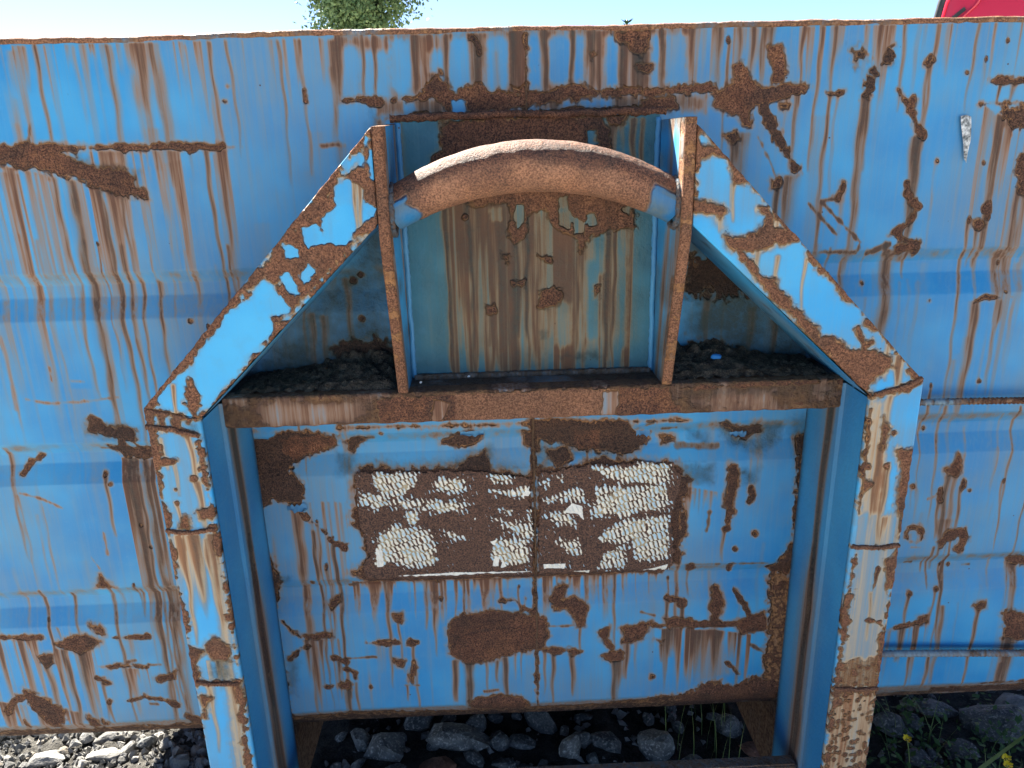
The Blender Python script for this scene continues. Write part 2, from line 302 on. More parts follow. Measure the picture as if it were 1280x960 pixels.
for x, y, y2, wd, a, d in ((62, -60, 300, 13, .5, .1), (132, 10, 310, 13, .45, 0), (148, 292, 520, 15, .8, .3), (80, 300, 430, 10, .5, .2), (262, 305, 480, 15, .8, .4), (405, 285, 860, 16, .85, .3), (513, 290, 400, 14, .7, .2), (575, 290, 640, 10, .6, .1), (608, 290, 860, 11, .65, .1), (640, 300, 760, 9, .5, 0), (215, 430, 480, 10, .7, .3), (520, 60, 300, 12, .5, 0)): W.run(x, y, y2, wd, a, d)
W.blob([(375, 238), (358, 282), (430, 282)], a=.4, val=.85); W.scratch([(340, 170), (370, 210)], 9, .6); W.scratch([(382, 80), (400, 160)], 8, .6); W.spot(525, 50, 7); W.spot(560, 130, 8)
W.line([(-200, 470), (0, 466), (150, 464)], 14, a=.4); W.curtain([(-300, 470), (140, 466)], 430, .85, .2, .7)
W.blob([(330, 415), (380, 428), (397, 460), (350, 442)], a=.6); W.blob([(205, 490), (260, 465), (310, 455), (372, 480), (340, 510), (300, 527), (240, 510)], a=.5); W.curtain([(205, 505), (290, 520), (372, 490)], 420, .9, .3, .85); W.run(240, 515, 880, 24, .9, .4); W.run(310, 525, 880, 40, .75, .2)
W.blob([(143, 537), (195, 530), (200, 560), (170, 577)], a=.6); W.run(180, 570, 760, 32, .85, .2); W.line([(425, 466), (555, 464)], 9, a=.4); W.run(485, 470, 640, 30, .5, 0)
W.line([(370, 576), (460, 572), (548, 575)], 14, a=.5); W.scratch([(450, 562), (505, 550)], 9, .9, .4); W.scratch([(553, 567), (597, 567)], 8, .9, .4); W.curtain([(375, 580), (545, 580)], 260, .7, .1, .6)
W.blob([(580, 615), (655, 590), (650, 620), (590, 628)], a=.5); W.run(640, 620, 800, 12, .7, .1); W.line([(475, 702), (540, 685), (600, 695), (665, 715)], 13, a=.5); W.line([(370, 620), (400, 632)], 14, a=.5); W.run(380, 630, 790, 14, .7, .3); W.spot(408, 703, 12, a=.5); W.run(410, 705, 820, 14, .7, .2); W.scratch([(560, 710), (590, 712)], 8, .9, .4); W.run(580, 714, 800, 10, .5)
W.blob([(100, 665), (150, 690), (230, 730), (240, 780), (200, 800), (160, 762), (110, 712)], a=.55, rough=.01); W.blob([(320, 750), (365, 770), (370, 800), (340, 807)], a=.55); W.blob([(378, 763), (405, 780), (402, 800), (380, 795)], a=.55); W.blob([(695, 750), (745, 760), (745, 795), (710, 785)], a=.55); W.line([(25, 745), (60, 690), (80, 690)], 18, a=.5); W.line([(90, 770), (110, 800)], 18, a=.5); W.curtain([(0, 700), (300, 740)], 260, .8, .2, .6)
W.blob([(-300, 820), (0, 828), (300, 815), (600, 800), (760, 790), (760, 850), (-300, 870)], a=.7, val=.62, rough=.014); W.grime([(-300, 826), (760, 796), (760, 860), (-300, 880)], .5)
# upper middle, above the lifting frame
W.t('B')
W.stain([(0, 130), (1290, 100), (1290, 335), (0, 345)], .62, rough=.004); W.curtain([(0, 132), (1290, 100)], 260, .7, .35, .75, p=.35)
W.stain([(140, 350), (1290, 325), (1290, 400), (140, 430)], .7); W.grime([(160, 370), (420, 360), (640, 380), (1290, 340), (1290, 400), (640, 410), (180, 430)], .38)
for x0, x1, y0, y1 in ((25, 82, 175, 345), (98, 130, 190, 340), (142, 186, 190, 340), (200, 272, 135, 335), (345, 392, 190, 330), (415, 490, 135, 335), (550, 626, 130, 333), (697, 742, 130, 332), (772, 850, 132, 305), (868, 896, 130, 300), (983, 1020, 130, 318), (1143, 1178, 130, 318), (1200, 1270, 118, 316),
                       (425, 468, 362, 408), (575, 632, 362, 400), (700, 742, 360, 388), (818, 885, 350, 396), (902, 945, 354, 392), (960, 995, 354, 390), (250, 285, 372, 408), (15, 80, 372, 520), (84, 132, 372, 480), (1155, 1185, 345, 360)): W.window(x0, x1, y0, y1)
for x, wd, a, d in ((5, 22, .7, .2), (92, 10, .8, .3), (135, 12, .7, .3), (280, 26, .85, .4), (400, 18, .85, .3), (505, 40, .95, .5), (640, 26, .85, .5), (665, 20, .6, .2), (758, 22, .95, .5), (860, 16, .95, .5), (930, 18, .9, .5), (1040, 24, .95, .6), (1185, 20, .9, .4)): W.run(x, 128 if x < 640 else 108, 345 if x < 900 else 330, wd, a, d, .25)
W.blob([(300, 352), (330, 300), (370, 260), (392, 308), (430, 340), (480, 332), (510, 310), (550, 340), (640, 330), (690, 337), (760, 342), (850, 308), (880, 308), (920, 328), (1290, 316), (1290, 338), (1150, 345), (900, 348), (800, 365), (700, 388), (640, 402), (560, 392), (500, 402), (470, 390), (420, 402), (380, 370)], rough=.010)
W.clear([(425, 370), (465, 365), (465, 402), (430, 405)]); W.line([(130, 372), (200, 368), (260, 358), (330, 352)], 26, a=.1); W.line([(20, 368), (130, 362)], 8, val=.8)
W.line([(180, 430), (400, 424), (640, 412), (900, 404), (1150, 394)], 13, a=.1); W.blob([(1115, 375), (1150, 360), (1235, 348), (1240, 392), (1130, 397)]); W.blob([(540, 375), (590, 372), (560, 405), (520, 402)])
W.blob([(1068, 108), (1142, 112), (1142, 172), (1110, 196), (1070, 182)]); W.blob([(1000, 118), (1075, 110), (1075, 155), (1030, 150)]); W.run(1112, 190, 330, 50, .95, .75, .3); W.blob([(1095, 238), (1150, 235), (1132, 267), (1100, 262)], a=.4); W.blob([(914, 190), (945, 195), (930, 217)]); W.line([(495, 140), (520, 190)], 22, a=.5); W.blob([(640, 318), (690, 312), (690, 350), (640, 350)])
W.line([(690, 128), (695, 330)], 7, a=.8, val=.8); W.scratch([(703, 170), (725, 260)], 5, .25); W.run(350, 270, 340, 26, .8, .4)
W.stain([(140, 430), (180, 432), (170, 520), (120, 560)], .75); W.grime([(130, 400), (180, 410), (170, 470), (110, 500)], .4)
W.stain([(480, 128), (600, 108), (1290, 96), (1290, 112), (640, 122), (0, 146), (0, 130)], .8); W.grime([(0, 130), (1290, 98), (1290, 108), (0, 140)], .4)
# upper right
W.t('C')
for x, y, y2, wd, a, d in ((60, 100, 330, 30, .6, .1), (140, 100, 340, 34, .8, .35), (220, 100, 340, 32, .75, .2), (275, 100, 330, 16, .8, .3), (318, 100, 330, 26, .85, .35), (352, 98, 190, 28, .9, .5), (470, 95, 400, 14, .75, .1), (530, 95, 640, 15, .75, .15), (582, 95, 360, 28, .8, .2), (700, 90, 300, 12, .5, .1), (755, 90, 320, 16, .6, .2), (845, 90, 420, 16, .7, .15), (962, 88, 560, 16, .65, .05), (1110, 85, 420, 11, .7, .2), (1180, 85, 330, 14, .4, 0), (1010, 85, 300, 30, .4, 0), (895, 88, 360, 20, .5, .1)): W.run(x, y, y2, wd, a, d)
W.line([(-20, 336), (130, 330)], 13); W.blob([(118, 350), (160, 338), (200, 310), (212, 290), (195, 245), (220, 234), (245, 255), (268, 302), (310, 330), (470, 310), (486, 326), (440, 342), (380, 360), (320, 376), (262, 405), (262, 470), (242, 472), (210, 430), (130, 396)], rough=.006); W.blob([(328, 170), (380, 168), (388, 260), (380, 302), (340, 312), (352, 250), (334, 210)]); W.line([(320, 350), (400, 340), (465, 345)], 16, a=.6)
W.stain([(0, 345), (110, 350), (100, 420), (0, 420)], .75); W.line([(305, 395), (335, 460), (370, 530), (400, 580), (440, 648)], 13, a=.9, rough=.006); W.scratch([(290, 510), (330, 590), (360, 670)], 9, .7, .4); W.run(408, 655, 900, 60, .85, .35); W.run(365, 690, 900, 24, .9, .5); W.run(432, 345, 640, 20, .8, .25); W.run(400, 360, 560, 24, .45, 0)
W.blob([(165, 500), (205, 490), (222, 520), (190, 535)], a=.6); W.run(232, 495, 700, 60, .85, .5); W.run(205, 530, 700, 30, .8, .4); W.blob([(340, 670), (375, 665), (370, 700), (345, 700)], a=.6); W.blob([(372, 390), (410, 388), (400, 405), (375, 405)], a=.8, val=.7)
W.blob([(645, 190), (700, 185), (722, 220), (690, 215), (655, 232)], a=1., rough=.013, val=.75); W.grime([(640, 180), (720, 190), (715, 225), (650, 240)], .6, rough=.016); W.line([(788, 205), (750, 240), (720, 290), (690, 350)], 26, a=.9, rough=.012, val=.8); W.grime([(790, 190), (800, 230), (720, 310), (690, 350), (680, 330), (720, 250)], .5, rough=.014); W.run(692, 352, 1120, 36, .85, .3); W.run(706, 330, 640, 20, .7, .2)
W.line([(545, 344), (575, 352), (605, 344)], 10, a=.6); W.run(556, 350, 1100, 15, .7, .15); W.run(588, 350, 900, 12, .5, 0)
W.line([(815, 340), (840, 380), (862, 412), (885, 480), (908, 506)], 17, a=.3); W.line([(862, 370), (862, 412)], 12, a=.3); W.run(888, 508, 980, 42, .95, .5, .25); W.line([(843, 688), (852, 740), (886, 772), (860, 815), (838, 838), (800, 862)], 20, a=.3); W.line([(800, 862), (830, 885), (866, 905)], 24, a=.4); W.blob([(800, 920), (890, 898), (878, 926), (812, 942)], a=.3); W.scratch([(700, 942), (780, 908)], 20, .9, .5); W.line([(870, 900), (892, 905), (880, 940)], 12, a=.5); W.run(765, 900, 960, 20, .7, .4)
W.line([(930, 220), (925, 240)], 14, a=.6); W.run(928, 232, 620, 14, .7, .15); W.spot(957, 598, 7, a=.6); W.run(955, 602, 1000, 9, .5)
W.scratch([(478, 757), (530, 815), (582, 872)], 7, .95, .4); W.line([(610, 686), (590, 735)], 11, a=.5); W.scratch([(525, 748), (585, 740)], 7, .95, .4); W.scratch([(525, 750), (600, 830), (672, 902)], 9, .95, .4); W.run(605, 700, 960, 22, .5); W.run(525, 755, 960, 12, .6); W.scratch([(670, 900), (655, 945)], 8, .9, .5); W.scratch([(520, 940), (650, 938)], 12, .8, .5)
W.line([(1160, 303), (1200, 300), (1500, 298)], 14, a=.4); W.line([(1116, 386), (1200, 384), (1500, 378)], 15, a=.4); W.blob([(1200, 395), (1400, 388), (1400, 470), (1240, 472), (1200, 432)], a=.8, rough=.014, val=.85); W.run(1190, 305, 390, 10, .9, .4); W.run(1245, 305, 390, 22, .8, .3); W.curtain([(1140, 392), (1200, 430), (1500, 460)], 900, .72, .2, .62); W.run(1195, 430, 1000, 30, .8, .2)
W.blob([(1252, 640), (1275, 575), (1400, 580), (1400, 730), (1262, 722)], a=.6); W.run(1262, 700, 1200, 42, .85, .3); W.blob([(1092, 825), (1115, 815), (1128, 835), (1105, 852)], a=.5); W.line([(1140, 768), (1145, 800)], 24, a=.5); W.run(1105, 845, 1000, 14, .8, .2); W.run(1138, 805, 1000, 16, .75, .1); W.spot(1220, 150, 5); W.spot(1132, 606, 5); W.spot(1068, 270, 5); W.run(1225, 650, 1000, 24, .5, .1)
# right, between the arm and the lower tie rod
W.t('F')
for x, y, y2, wd, a, d in ((560, -30, 200, 12, .6, .1), (612, -30, 220, 12, .5, .1), (700, -30, 160, 10, .5, .1), (785, -20, 460, 54, .9, .35), (850, -20, 90, 12, .7, .2), (858, 90, 420, 10, .3, 0), (1065, -20, 640, 15, .65, .1), (1190, -20, 150, 40, .65, .1), (1100, 168, 620, 38, .8, .2), (1192, 165, 520, 18, .6, .1), (988, 560, 1000, 11, .65, .1), (1212, 585, 1000, 10, .45, 0), (1268, 560, 1100, 11, .7, .1), (930, 30, 300, 40, .22, 0), (1270, 30, 480, 16, .5, .1)): W.run(x, y, y2, wd, a, d)
W.line([(1095, 168), (1130, 156), (1180, 152), (1236, 152)], 9, a=.4); W.spot(1212, 135, 9, a=.4); W.spot(685, 103, 7, a=.8); W.spot(929, 167, 5, a=.8); W.spot(1112, 467, 5, a=.6); W.spot(920, 650, 6); W.spot(865, 860, 11, a=.3, val=.8); W.run(865, 870, 950, 8, .5); W.spot(1080, 874, 5)
W.blob([(985, 795), (1010, 785), (1035, 740), (1052, 745), (1048, 795), (1035, 822), (1000, 818)], a=.3); W.run(1002, 820, 1180, 26, .95, .4, .3); W.run(1032, 805, 1160, 36, .6, .1); W.line([(1060, 835), (1050, 875)], 11, a=.5); W.run(1052, 860, 1100, 16, .8, .2); W.line([(965, 868), (970, 910)], 11, a=.4); W.scratch([(925, 905), (960, 890)], 8, .6); W.run(968, 910, 1060, 16, .7, .2)
W.t('I')
W.line([(870+30*math.cos(k*.7), 85+28*math.sin(k*.7)) for k in range(10)], 10, val=.75, a=.2); W.scratch([(860, 130), (897, 132)], 7, .6)
W.blob([(960, 112), (1000, 70), (1062, 64), (1077, 100), (1040, 152), (1018, 140), (1042, 92), (992, 112), (968, 135)], a=.4); W.run(945, 130, 290, 13, .85, .2); W.run(915, 170, 240, 10, .7, .2); W.run(1000, 160, 480, 13, .75, .2); W.run(985, 30, 110, 60, .55, .1); W.scratch([(845, 195), (868, 196)], 10, .9, .8); W.scratch([(1065, 210), (1092, 208)], 8, .9, .6); W.spot(1013, 208, 6, a=.6)
W.line([(770, 442), (820, 428), (870, 418), (915, 396)], 12, a=.3); W.blob([(890, 390), (920, 388), (918, 412), (895, 415)], a=.4); W.curtain([(770, 445), (915, 405)], 330, .85, .15, .75); W.run(825, 430, 560, 30, .9, .3); W.run(878, 415, 700, 16, .85, .1); W.spot(854, 303, 10, a=.6); W.run(852, 308, 430, 14, .7, .1); W.spot(953, 287, 7, a=.5); W.run(950, 292, 420, 11, .7, .1); W.run(978, 350, 700, 26, .75, .15); W.run(925, 540, 700, 20, .8, .1)
W.blob([(1095, 345), (1135, 338), (1130, 355), (1110, 362)], a=.6); W.run(1108, 352, 700, 17, .75, .1); W.blob([(1235, 180), (1400, 176), (1400, 212), (1250, 206)], a=.4); W.run(1255, 205, 400, 36, .85, .2); W.run(1165, 175, 300, 12, .5); W.blob([(1208, 378), (1400, 366), (1400, 465), (1208, 466)], a=.25, rough=.012); W.run(1225, 462, 720, 62, .95, .35, .2); W.run(1190, 560, 700, 24, .8, .1)
W.line([(1130, 642), (1280, 630)], 10, val=.8); W.blob([(950, 668), (1200, 655), (1400, 630), (1400, 700), (950, 710)], a=.7, val=.8, rough=.012); W.stain([(725, 668), (1300, 640), (1300, 700), (725, 710)], .55); W.grime([(725, 672), (1300, 646), (1300, 710), (725, 720)], .5)
# lower middle between the posts
W.t('Y'); W.blob([(430, 400), (560, 395), (640, 380), (853, 378), (1010, 400), (1010, 480), (830, 545), (720, 600), (690, 640), (800, 720), (780, 850), (600, 830), (500, 870), (430, 800)], a=1., rough=.010); W.blob([(640, 440), (850, 410), (1005, 410), (1000, 480), (830, 535), (700, 560), (640, 520)], a=0., rough=.008); W.clear([(440, 395), (600, 388), (560, 425), (470, 420)])
W.t('E'); W.line([(0, 625), (1290, 595)], 10, a=.9, val=.6)
W.blob([(385, 690), (440, 650), (500, 640), (532, 660), (520, 687), (440, 706)], a=1.); W.blob([(28, 680), (80, 660), (100, 665), (60, 722), (38, 712)], a=1.); W.scratch([(80, 662), (135, 665)], 9, .8, .9)
W.blob([(700, 600), (1062, 598), (1080, 640), (1142, 650), (1130, 690), (1040, 722), (900, 712), (820, 690), (722, 668)], a=1., rough=.008); W.scratch([(1080, 640), (1150, 605)], 7, .9, .9); W.blob([(440, 775), (480, 740), (540, 720), (562, 770), (552, 900), (560, 980), (470, 980), (480, 860)], a=1.); W.blob([(780, 722), (840, 700), (862, 742), (800, 782)], a=1.); W.grime([(430, 740), (560, 700), (580, 780), (440, 800)], .6); W.grime([(720, 670), (1150, 690), (1040, 740), (860, 740), (720, 800)], .45)
W.line([(712, 600), (716, 700), (720, 960)], 12, a=.9); W.blob([(680, 640), (740, 630), (735, 720), (690, 700)], a=.9, val=.7); W.grime([(0, 730), (60, 720), (60, 790), (0, 800)], .7); W.scratch([(1190, 630), (1240, 628)], 9, .9, .9); W.blob([(1180, 660), (1230, 655), (1240, 685), (1190, 690)], a=1., val=.7); W.spot(165, 646, 8, a=1.)
W.t('R')
W.blob([(55, 85), (420, 80), (700, 105), (712, 470), (400, 485), (120, 492), (40, 465), (100, 400), (60, 300), (35, 280), (40, 180)], a=.75, rough=.012, halo=.014); W.blob([(720, 85), (940, 50), (1225, 55), (1285, 120), (1250, 250), (1260, 400), (1210, 450), (730, 470)], a=.75, rough=.012, halo=.014)
W.blob([(35, 465), (300, 478), (720, 462), (1200, 450), (1190, 475), (720, 490), (300, 500), (90, 505)], a=.8); W.blob([(1215, 360), (1258, 370), (1250, 430), (1220, 430)], a=.8); W.grime([(1190, 80), (1300, 70), (1300, 130), (1200, 130)], .5); W.grime([(30, 60), (500, 40), (720, 80), (720, 120), (60, 110)], .4); W.scratch([(20, 520), (60, 510)], 14, .8, .6)
W.curtain([(30, 500), (300, 500), (700, 490)], 190, .85, .15, .6); W.curtain([(730, 480), (1200, 470)], 170, .85, .15, .6); W.run(150, 500, 900, 16, .85, .2); W.run(330, 500, 780, 12, .8, .2); W.run(440, 500, 720, 10, .8, .2); W.run(1010, 480, 760, 14, .8, .2); W.run(900, 480, 640, 12, .7, .1); W.run(1245, 430, 760, 20, .7, .1)
W.t('H')
W.line([(720, 250), (728, 500), (735, 750)], 7, a=.9, val=.9); W.blob([(413, 430), (450, 402), (560, 388), (660, 398), (762, 420), (772, 480), (742, 522), (640, 542), (560, 572), (470, 577), (420, 547), (408, 480)], a=.35, rough=.008); W.grime([(415, 440), (460, 405), (620, 392), (700, 400), (620, 430), (500, 450), (440, 490)], .75); W.scratch([(440, 486), (520, 462), (612, 450)], 12, 1., 1.); W.grime([(530, 490), (590, 480), (600, 520), (540, 520)], .6)
for x, y, y2, wd, a, d in ((432, 570, 720, 26, .9, .3), (480, 577, 770, 40, 1., .6), (545, 572, 700, 16, .6, .1), (586, 572, 650, 12, .9, .4), (612, 560, 720, 24, .95, .5), (650, 545, 640, 12, .5, 0), (790, 540, 760, 20, .9, .3), (862, 545, 700, 24, .85, .3), (755, 530, 700, 14, .7, .1), (1020, 570, 760, 42, 1., .6), (1056, 510, 640, 36, .7, .1), (230, 430, 620, 12, .7, .1), (282, 510, 780, 14, .6, .1), (40, 680, 790, 28, .95, .5), (75, 650, 790, 14, .7, .2), (165, 510, 620, 40, .35, 0), (320, 290, 460, 14, .7, .2), (430, 290, 420, 10, .6, .1), (480, 300, 420, 8, .5, 0), (255, 660, 720, 8, .7, .1), (885, 440, 560, 12, .7, .2), (1225, 450, 560, 40, .6, .2)): W.run(x, y, y2, wd, a, d, .35)
W.blob([(488, 722), (520, 706), (600, 695), (680, 700), (706, 735), (692, 757), (600, 768), (498, 757)], a=.3); W.scratch([(540, 682), (590, 676)], 14, .9, .2); W.line([(595, 356), (650, 354), (692, 380), (722, 398)], 8, a=.5); W.line([(676, 390), (692, 350)], 7, a=.5)
W.blob([(778, 352), (800, 320), (830, 298), (847, 310), (822, 350), (870, 345), (916, 375), (902, 440), (880, 447), (868, 402), (835, 380), (800, 382)], a=.5); W.scratch([(735, 446), (880, 441)], 6, .9, .4); W.blob([(750, 526), (800, 520), (832, 530), (790, 547)], a=.3); W.blob([(838, 525), (892, 535), (860, 547)], a=.3)
W.blob([(958, 470), (992, 448), (985, 480), (1012, 525), (990, 522), (965, 492)], a=.2); W.blob([(1035, 450), (1147, 430), (1120, 482), (1080, 502), (1040, 507), (1052, 476)], a=.2); W.blob([(968, 551), (1010, 534), (1047, 540), (1040, 566), (1000, 572)], a=.2); W.blob([(210, 400), (242, 398), (236, 432), (215, 427)], a=.6); W.line([(108, 507), (226, 504)], 13, a=.5); W.line([(265, 503), (290, 504)], 13, a=.5); W.scratch([(-10, 566), (145, 558)], 9, .95, .4); W.blob([(212, 568), (248, 574), (238, 588), (222, 584)], a=.4); W.blob([(264, 642), (285, 574), (291, 600), (280, 652)], a=.5); W.scratch([(252, 661), (302, 661)], 7, .9, .4)
W.blob([(8, 662), (40, 638), (62, 655), (42, 678)], a=.2); W.line([(30, 602), (70, 612), (70, 640)], 12, a=.4); W.line([(1150, 446), (1290, 440)], 13, a=.2); W.blob([(1198, 422), (1290, 420), (1290, 447), (1210, 452)], a=.2); W.curtain([(1190, 455), (1300, 450)], 260, .8, .4, .8); W.line([(1198, 344), (1265, 356)], 11, a=.5); W.run(1202, 348, 430, 14, .8, .3); W.run(1260, 356, 430, 14, .8, .3); W.scratch([(1110, 395), (1158, 408)], 8, .8, .4); W.blob([(1165, 495), (1195, 495), (1182, 515)], a=.5); W.run(1182, 515, 580, 12, .7, .2); W.spot(1150, 630, 12, a=.5, val=.75); W.spot(378, 352, 6, a=.7); W.spot(370, 294, 6, a=.7); W.spot(127, 667, 6, a=.6)
W.blob([(-100, 770), (400, 765), (700, 745), (900, 740), (1100, 715), (1290, 690), (1400, 640), (1400, 830), (-100, 860)], a=.7, val=.6, rough=.01); W.stain([(-100, 765), (700, 742), (1290, 685), (1400, 820), (-100, 820)], .5); W.grime([(-100, 790), (1400, 730), (1400, 820), (-100, 830)], .5)
W.t('I')
W.line([(-20, 422), (100, 416), (230, 414)], 19, a=.3); W.blob([(108, 350), (128, 288), (152, 286), (162, 340), (138, 402), (120, 400)], a=.4); W.line([(205, 298), (235, 340), (262, 392)], 13, a=.8); W.blob([(198, 410), (312, 370), (322, 432), (230, 452)], a=.3); W.blob([(370, 192), (428, 100), (440, -200), (456, -200), (432, 220), (400, 242), (335, 215)], a=.8, rough=.012); W.blob([(350, 250), (422, 240), (405, 650), (300, 690), (320, 500)], a=.3, val=.58, rough=.014); W.scratch([(0, 197), (330, 192)], 7, .8, .7); W.blob([(0, 690), (100, 640), (200, 650), (270, 618), (390, 630), (372, 735), (0, 760)], a=.5, rough=.012); W.curtain([(0, 438), (130, 436), (260, 452)], 260, .85, .45, .8); W.run(130, 400, 600, 40, .5, .4); W.blob([(0, 0), (20, 0), (22, 90), (0, 100)], a=.8); W.line([(190, 0), (170, 70)], 26, a=.7); W.run(165, 60, 190, 16, .8, .2); W.spot(205, 138, 11, a=.7); W.spot(280, 80, 14, a=.9, val=.7); W.line([(40, 200), (40, 220)], 16, a=.6); W.line([(185, 198), (190, 230)], 18, a=.7); W.run(40, 215, 320, 12, .8, .2); W.scratch([(110, 0), (100, 70)], 12, .8, .6); W.line([(2, 340), (12, 350)], 20, a=.6); W.run(8, 350, 430, 14, .8, .2); W.stain([(50, 440), (160, 440), (190, 600), (60, 640)], .4); W.scratch([(262, 490), (310, 520)], 12, .8, .6); W.line([(180, 560), (215, 600)], 12, a=.7)
W.t('F'); W.blob([(160, 622), (200, 636), (302, 640), (312, 660), (252, 692), (205, 668)], a=1.); W.scratch([(170, 610), (205, 640)], 7, .95, .9); W.grime([(160, 640), (390, 620), (380, 690), (300, 730), (220, 720), (180, 680)], .75); W.grime([(30, 650), (100, 680), (110, 700), (50, 690)], .8); W.scratch([(-10, 712), (145, 714)], 22, .6, .7); W.blob([(188, 768), (212, 778), (216, 850), (192, 942), (163, 932), (176, 850)], a=.8); W.grime([(230, 800), (300, 790), (280, 840), (240, 850)], .8); W.grime([(-10, 780), (125, 780), (125, 840), (-10, 850)], .65); W.line([(265, 860), (275, 890), (260, 915)], 11, a=.8); W.blob([(430, 690), (485, 670), (485, 760), (440, 740)], a=.9, val=.8); W.curtain([(0, 850), (160, 880)], 120, .6, .5, .5); W.grime([(420, 600), (490, 590), (480, 960), (440, 960)], .55)
W.t('G'); W.curtain([(1040, -40), (1290, -40)], 900, .55, .1, .62); W.run(1095, -60, 800, 50, .75, .05, .3); W.line([(1110, 0), (1170, 40), (1230, 100), (1275, 132)], 22, a=.5, rough=.01); W.run(1165, 70, 760, 12, .9, .4); W.run(1242, 120, 700, 16, .95, .4); W.blob([(980, 140), (1012, 178), (1042, 262), (1024, 330), (1012, 400), (1052, 600), (1086, 770), (1040, 770), (985, 300)], a=.9, rough=.010); W.grime([(980, 240), (1080, 245), (1070, 265), (1000, 275)], .8); W.blob([(1130, 460), (1232, 448), (1232, 470), (1140, 474)], a=.3); W.line([(1050, 405), (1080, 440), (1115, 465)], 20, a=1., val=.8); W.line([(1080, 545), (1110, 520), (1152, 498)], 15, a=.9); W.line([(1220, 655), (1290, 628)], 18, a=.4); W.curtain([(1120, 475), (1260, 470)], 330, .9, .3, .8); W.blob([(1225, 340), (1262, 320), (1255, 350), (1230, 360)], a=.5); W.spot(1160, 268, 12, a=.6); W.blob([(1060, 770), (1290, 760), (1290, 830), (1060, 830)], a=.8, val=.6); W.grime([(1060, 780), (1290, 770), (1290, 840), (1060, 840)], .6); W.line([(1245, 545), (1290, 560)], 14, a=.5); W.run(1255, 560, 700, 14, .9, .4); W.grime([(1070, 540), (1110, 560), (1100, 680), (1075, 690)], .5)
# sheltered wall behind the frame's open triangles: algae, dirt and painted recess shade
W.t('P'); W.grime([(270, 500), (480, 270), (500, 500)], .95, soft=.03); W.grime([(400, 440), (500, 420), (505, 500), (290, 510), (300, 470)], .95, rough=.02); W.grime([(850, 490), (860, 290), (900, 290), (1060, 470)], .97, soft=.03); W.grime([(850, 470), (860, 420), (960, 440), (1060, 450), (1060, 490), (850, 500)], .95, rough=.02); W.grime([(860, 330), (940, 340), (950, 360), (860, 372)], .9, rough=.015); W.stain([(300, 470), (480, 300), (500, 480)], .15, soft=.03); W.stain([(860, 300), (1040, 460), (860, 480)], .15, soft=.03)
for x, y in ((450, 345), (452, 398), (440, 352)): W.spot(x, y, 5, a=.9)
W.blob([(862, 322), (900, 326), (948, 345), (952, 362), (900, 370), (862, 366)], a=1., rough=.02, val=.8); W.blob([(418, 432), (470, 425), (498, 440), (500, 470), (440, 475)], a=1., rough=.02, val=.8); W.blob([(862, 425), (900, 430), (930, 445), (900, 470), (860, 470)], a=1., rough=.02, val=.8)
for x, y, y2 in ((388, 392, 470), (404, 395, 470), (940, 385, 450), (885, 372, 440), (432, 350, 440), (968, 400, 455)): W.run(x, y, y2, 9, .75, .2)
# dirt along the pressed grooves
for gz in GROOVES:
    band = np.exp(-((W.Z-(gz-.008))/.009)**2)[:, None]*np.clip(.55+.6*W.N3+.3*W.N2, 0, 1); W.S = np.maximum(W.S, .5*band).astype(np.float32); W.D = np.maximum(W.D, .32*band).astype(np.float32)
# general freckle of light staining and hairline drips
fr = np.clip((vnoise(W.nz, W.nx, .10/W.st, 400)+.25), 0, 1); cols = np.clip(noise1(W.nx, .006/W.st, 401)+.5*noise1(W.nx, .02/W.st, 402)-.25, 0, 1)[None, :]
gr = np.random.default_rng(77)
def srun():
    X, r = gr.uniform(-XW, XW), gr.uniform(.0010, .0026); W._run(X, z0, z0-gr.uniform(.05, .26), r*2.6, gr.uniform(.4, .8), gr.uniform(.05, .3), .6)
    w_ = W.win(X-.02, X+.02, z0-.02, z0+.02); W.R[w_] = np.maximum(W.R[w_], .95*np.exp(-((W.X[w_[1]][None, :]-X)**2+(.55*(W.Z[w_[0]][:, None]-z0))**2)/(2*r*r))); W.A[w_] = .4
for k in range(230):
    z0 = gr.uniform(.5, ZT-.01); W._run(gr.uniform(-XW, XW), z0, z0-gr.uniform(.06, .34), gr.uniform(.003, .012) if k % 4 else gr.uniform(.015, .035), gr.uniform(.10, .36), gr.uniform(0, .15), .5) if k % 5 else srun()
rb = np.clip((.345-W.Z)/.012, 0, 1)[:, None]; W.R = np.maximum(W.R, rb*np.clip(.50+.35*W.N3+.15*W.N2, 0, .9)); W.A = np.where(rb > .2, .75, W.A); W.S = np.maximum(W.S, .85*np.clip((.362-W.Z)/.03, 0, 1)[:, None]*np.clip(.7+.4*W.N3, 0, 1)); W.D = np.maximum(W.D, rb*np.clip(.55+.4*W.N3, 0, 1))
W.S = 1-(1-W.S)*(1-.38*fr*cols); W.S = np.maximum(W.S, .26*np.clip(.45+.75*vnoise(W.nz, W.nx, .16/W.st, 411)+.35*cols+.2*W.N3, 0, 1)).astype(np.float32); bf = np.clip((.376-W.Z)/.012, 0, 1)[:, None]; W.S = np.maximum(W.S, .55*bf); W.D = np.maximum(W.D, .28*bf*np.clip(.8+.5*W.N3, 0, 1))

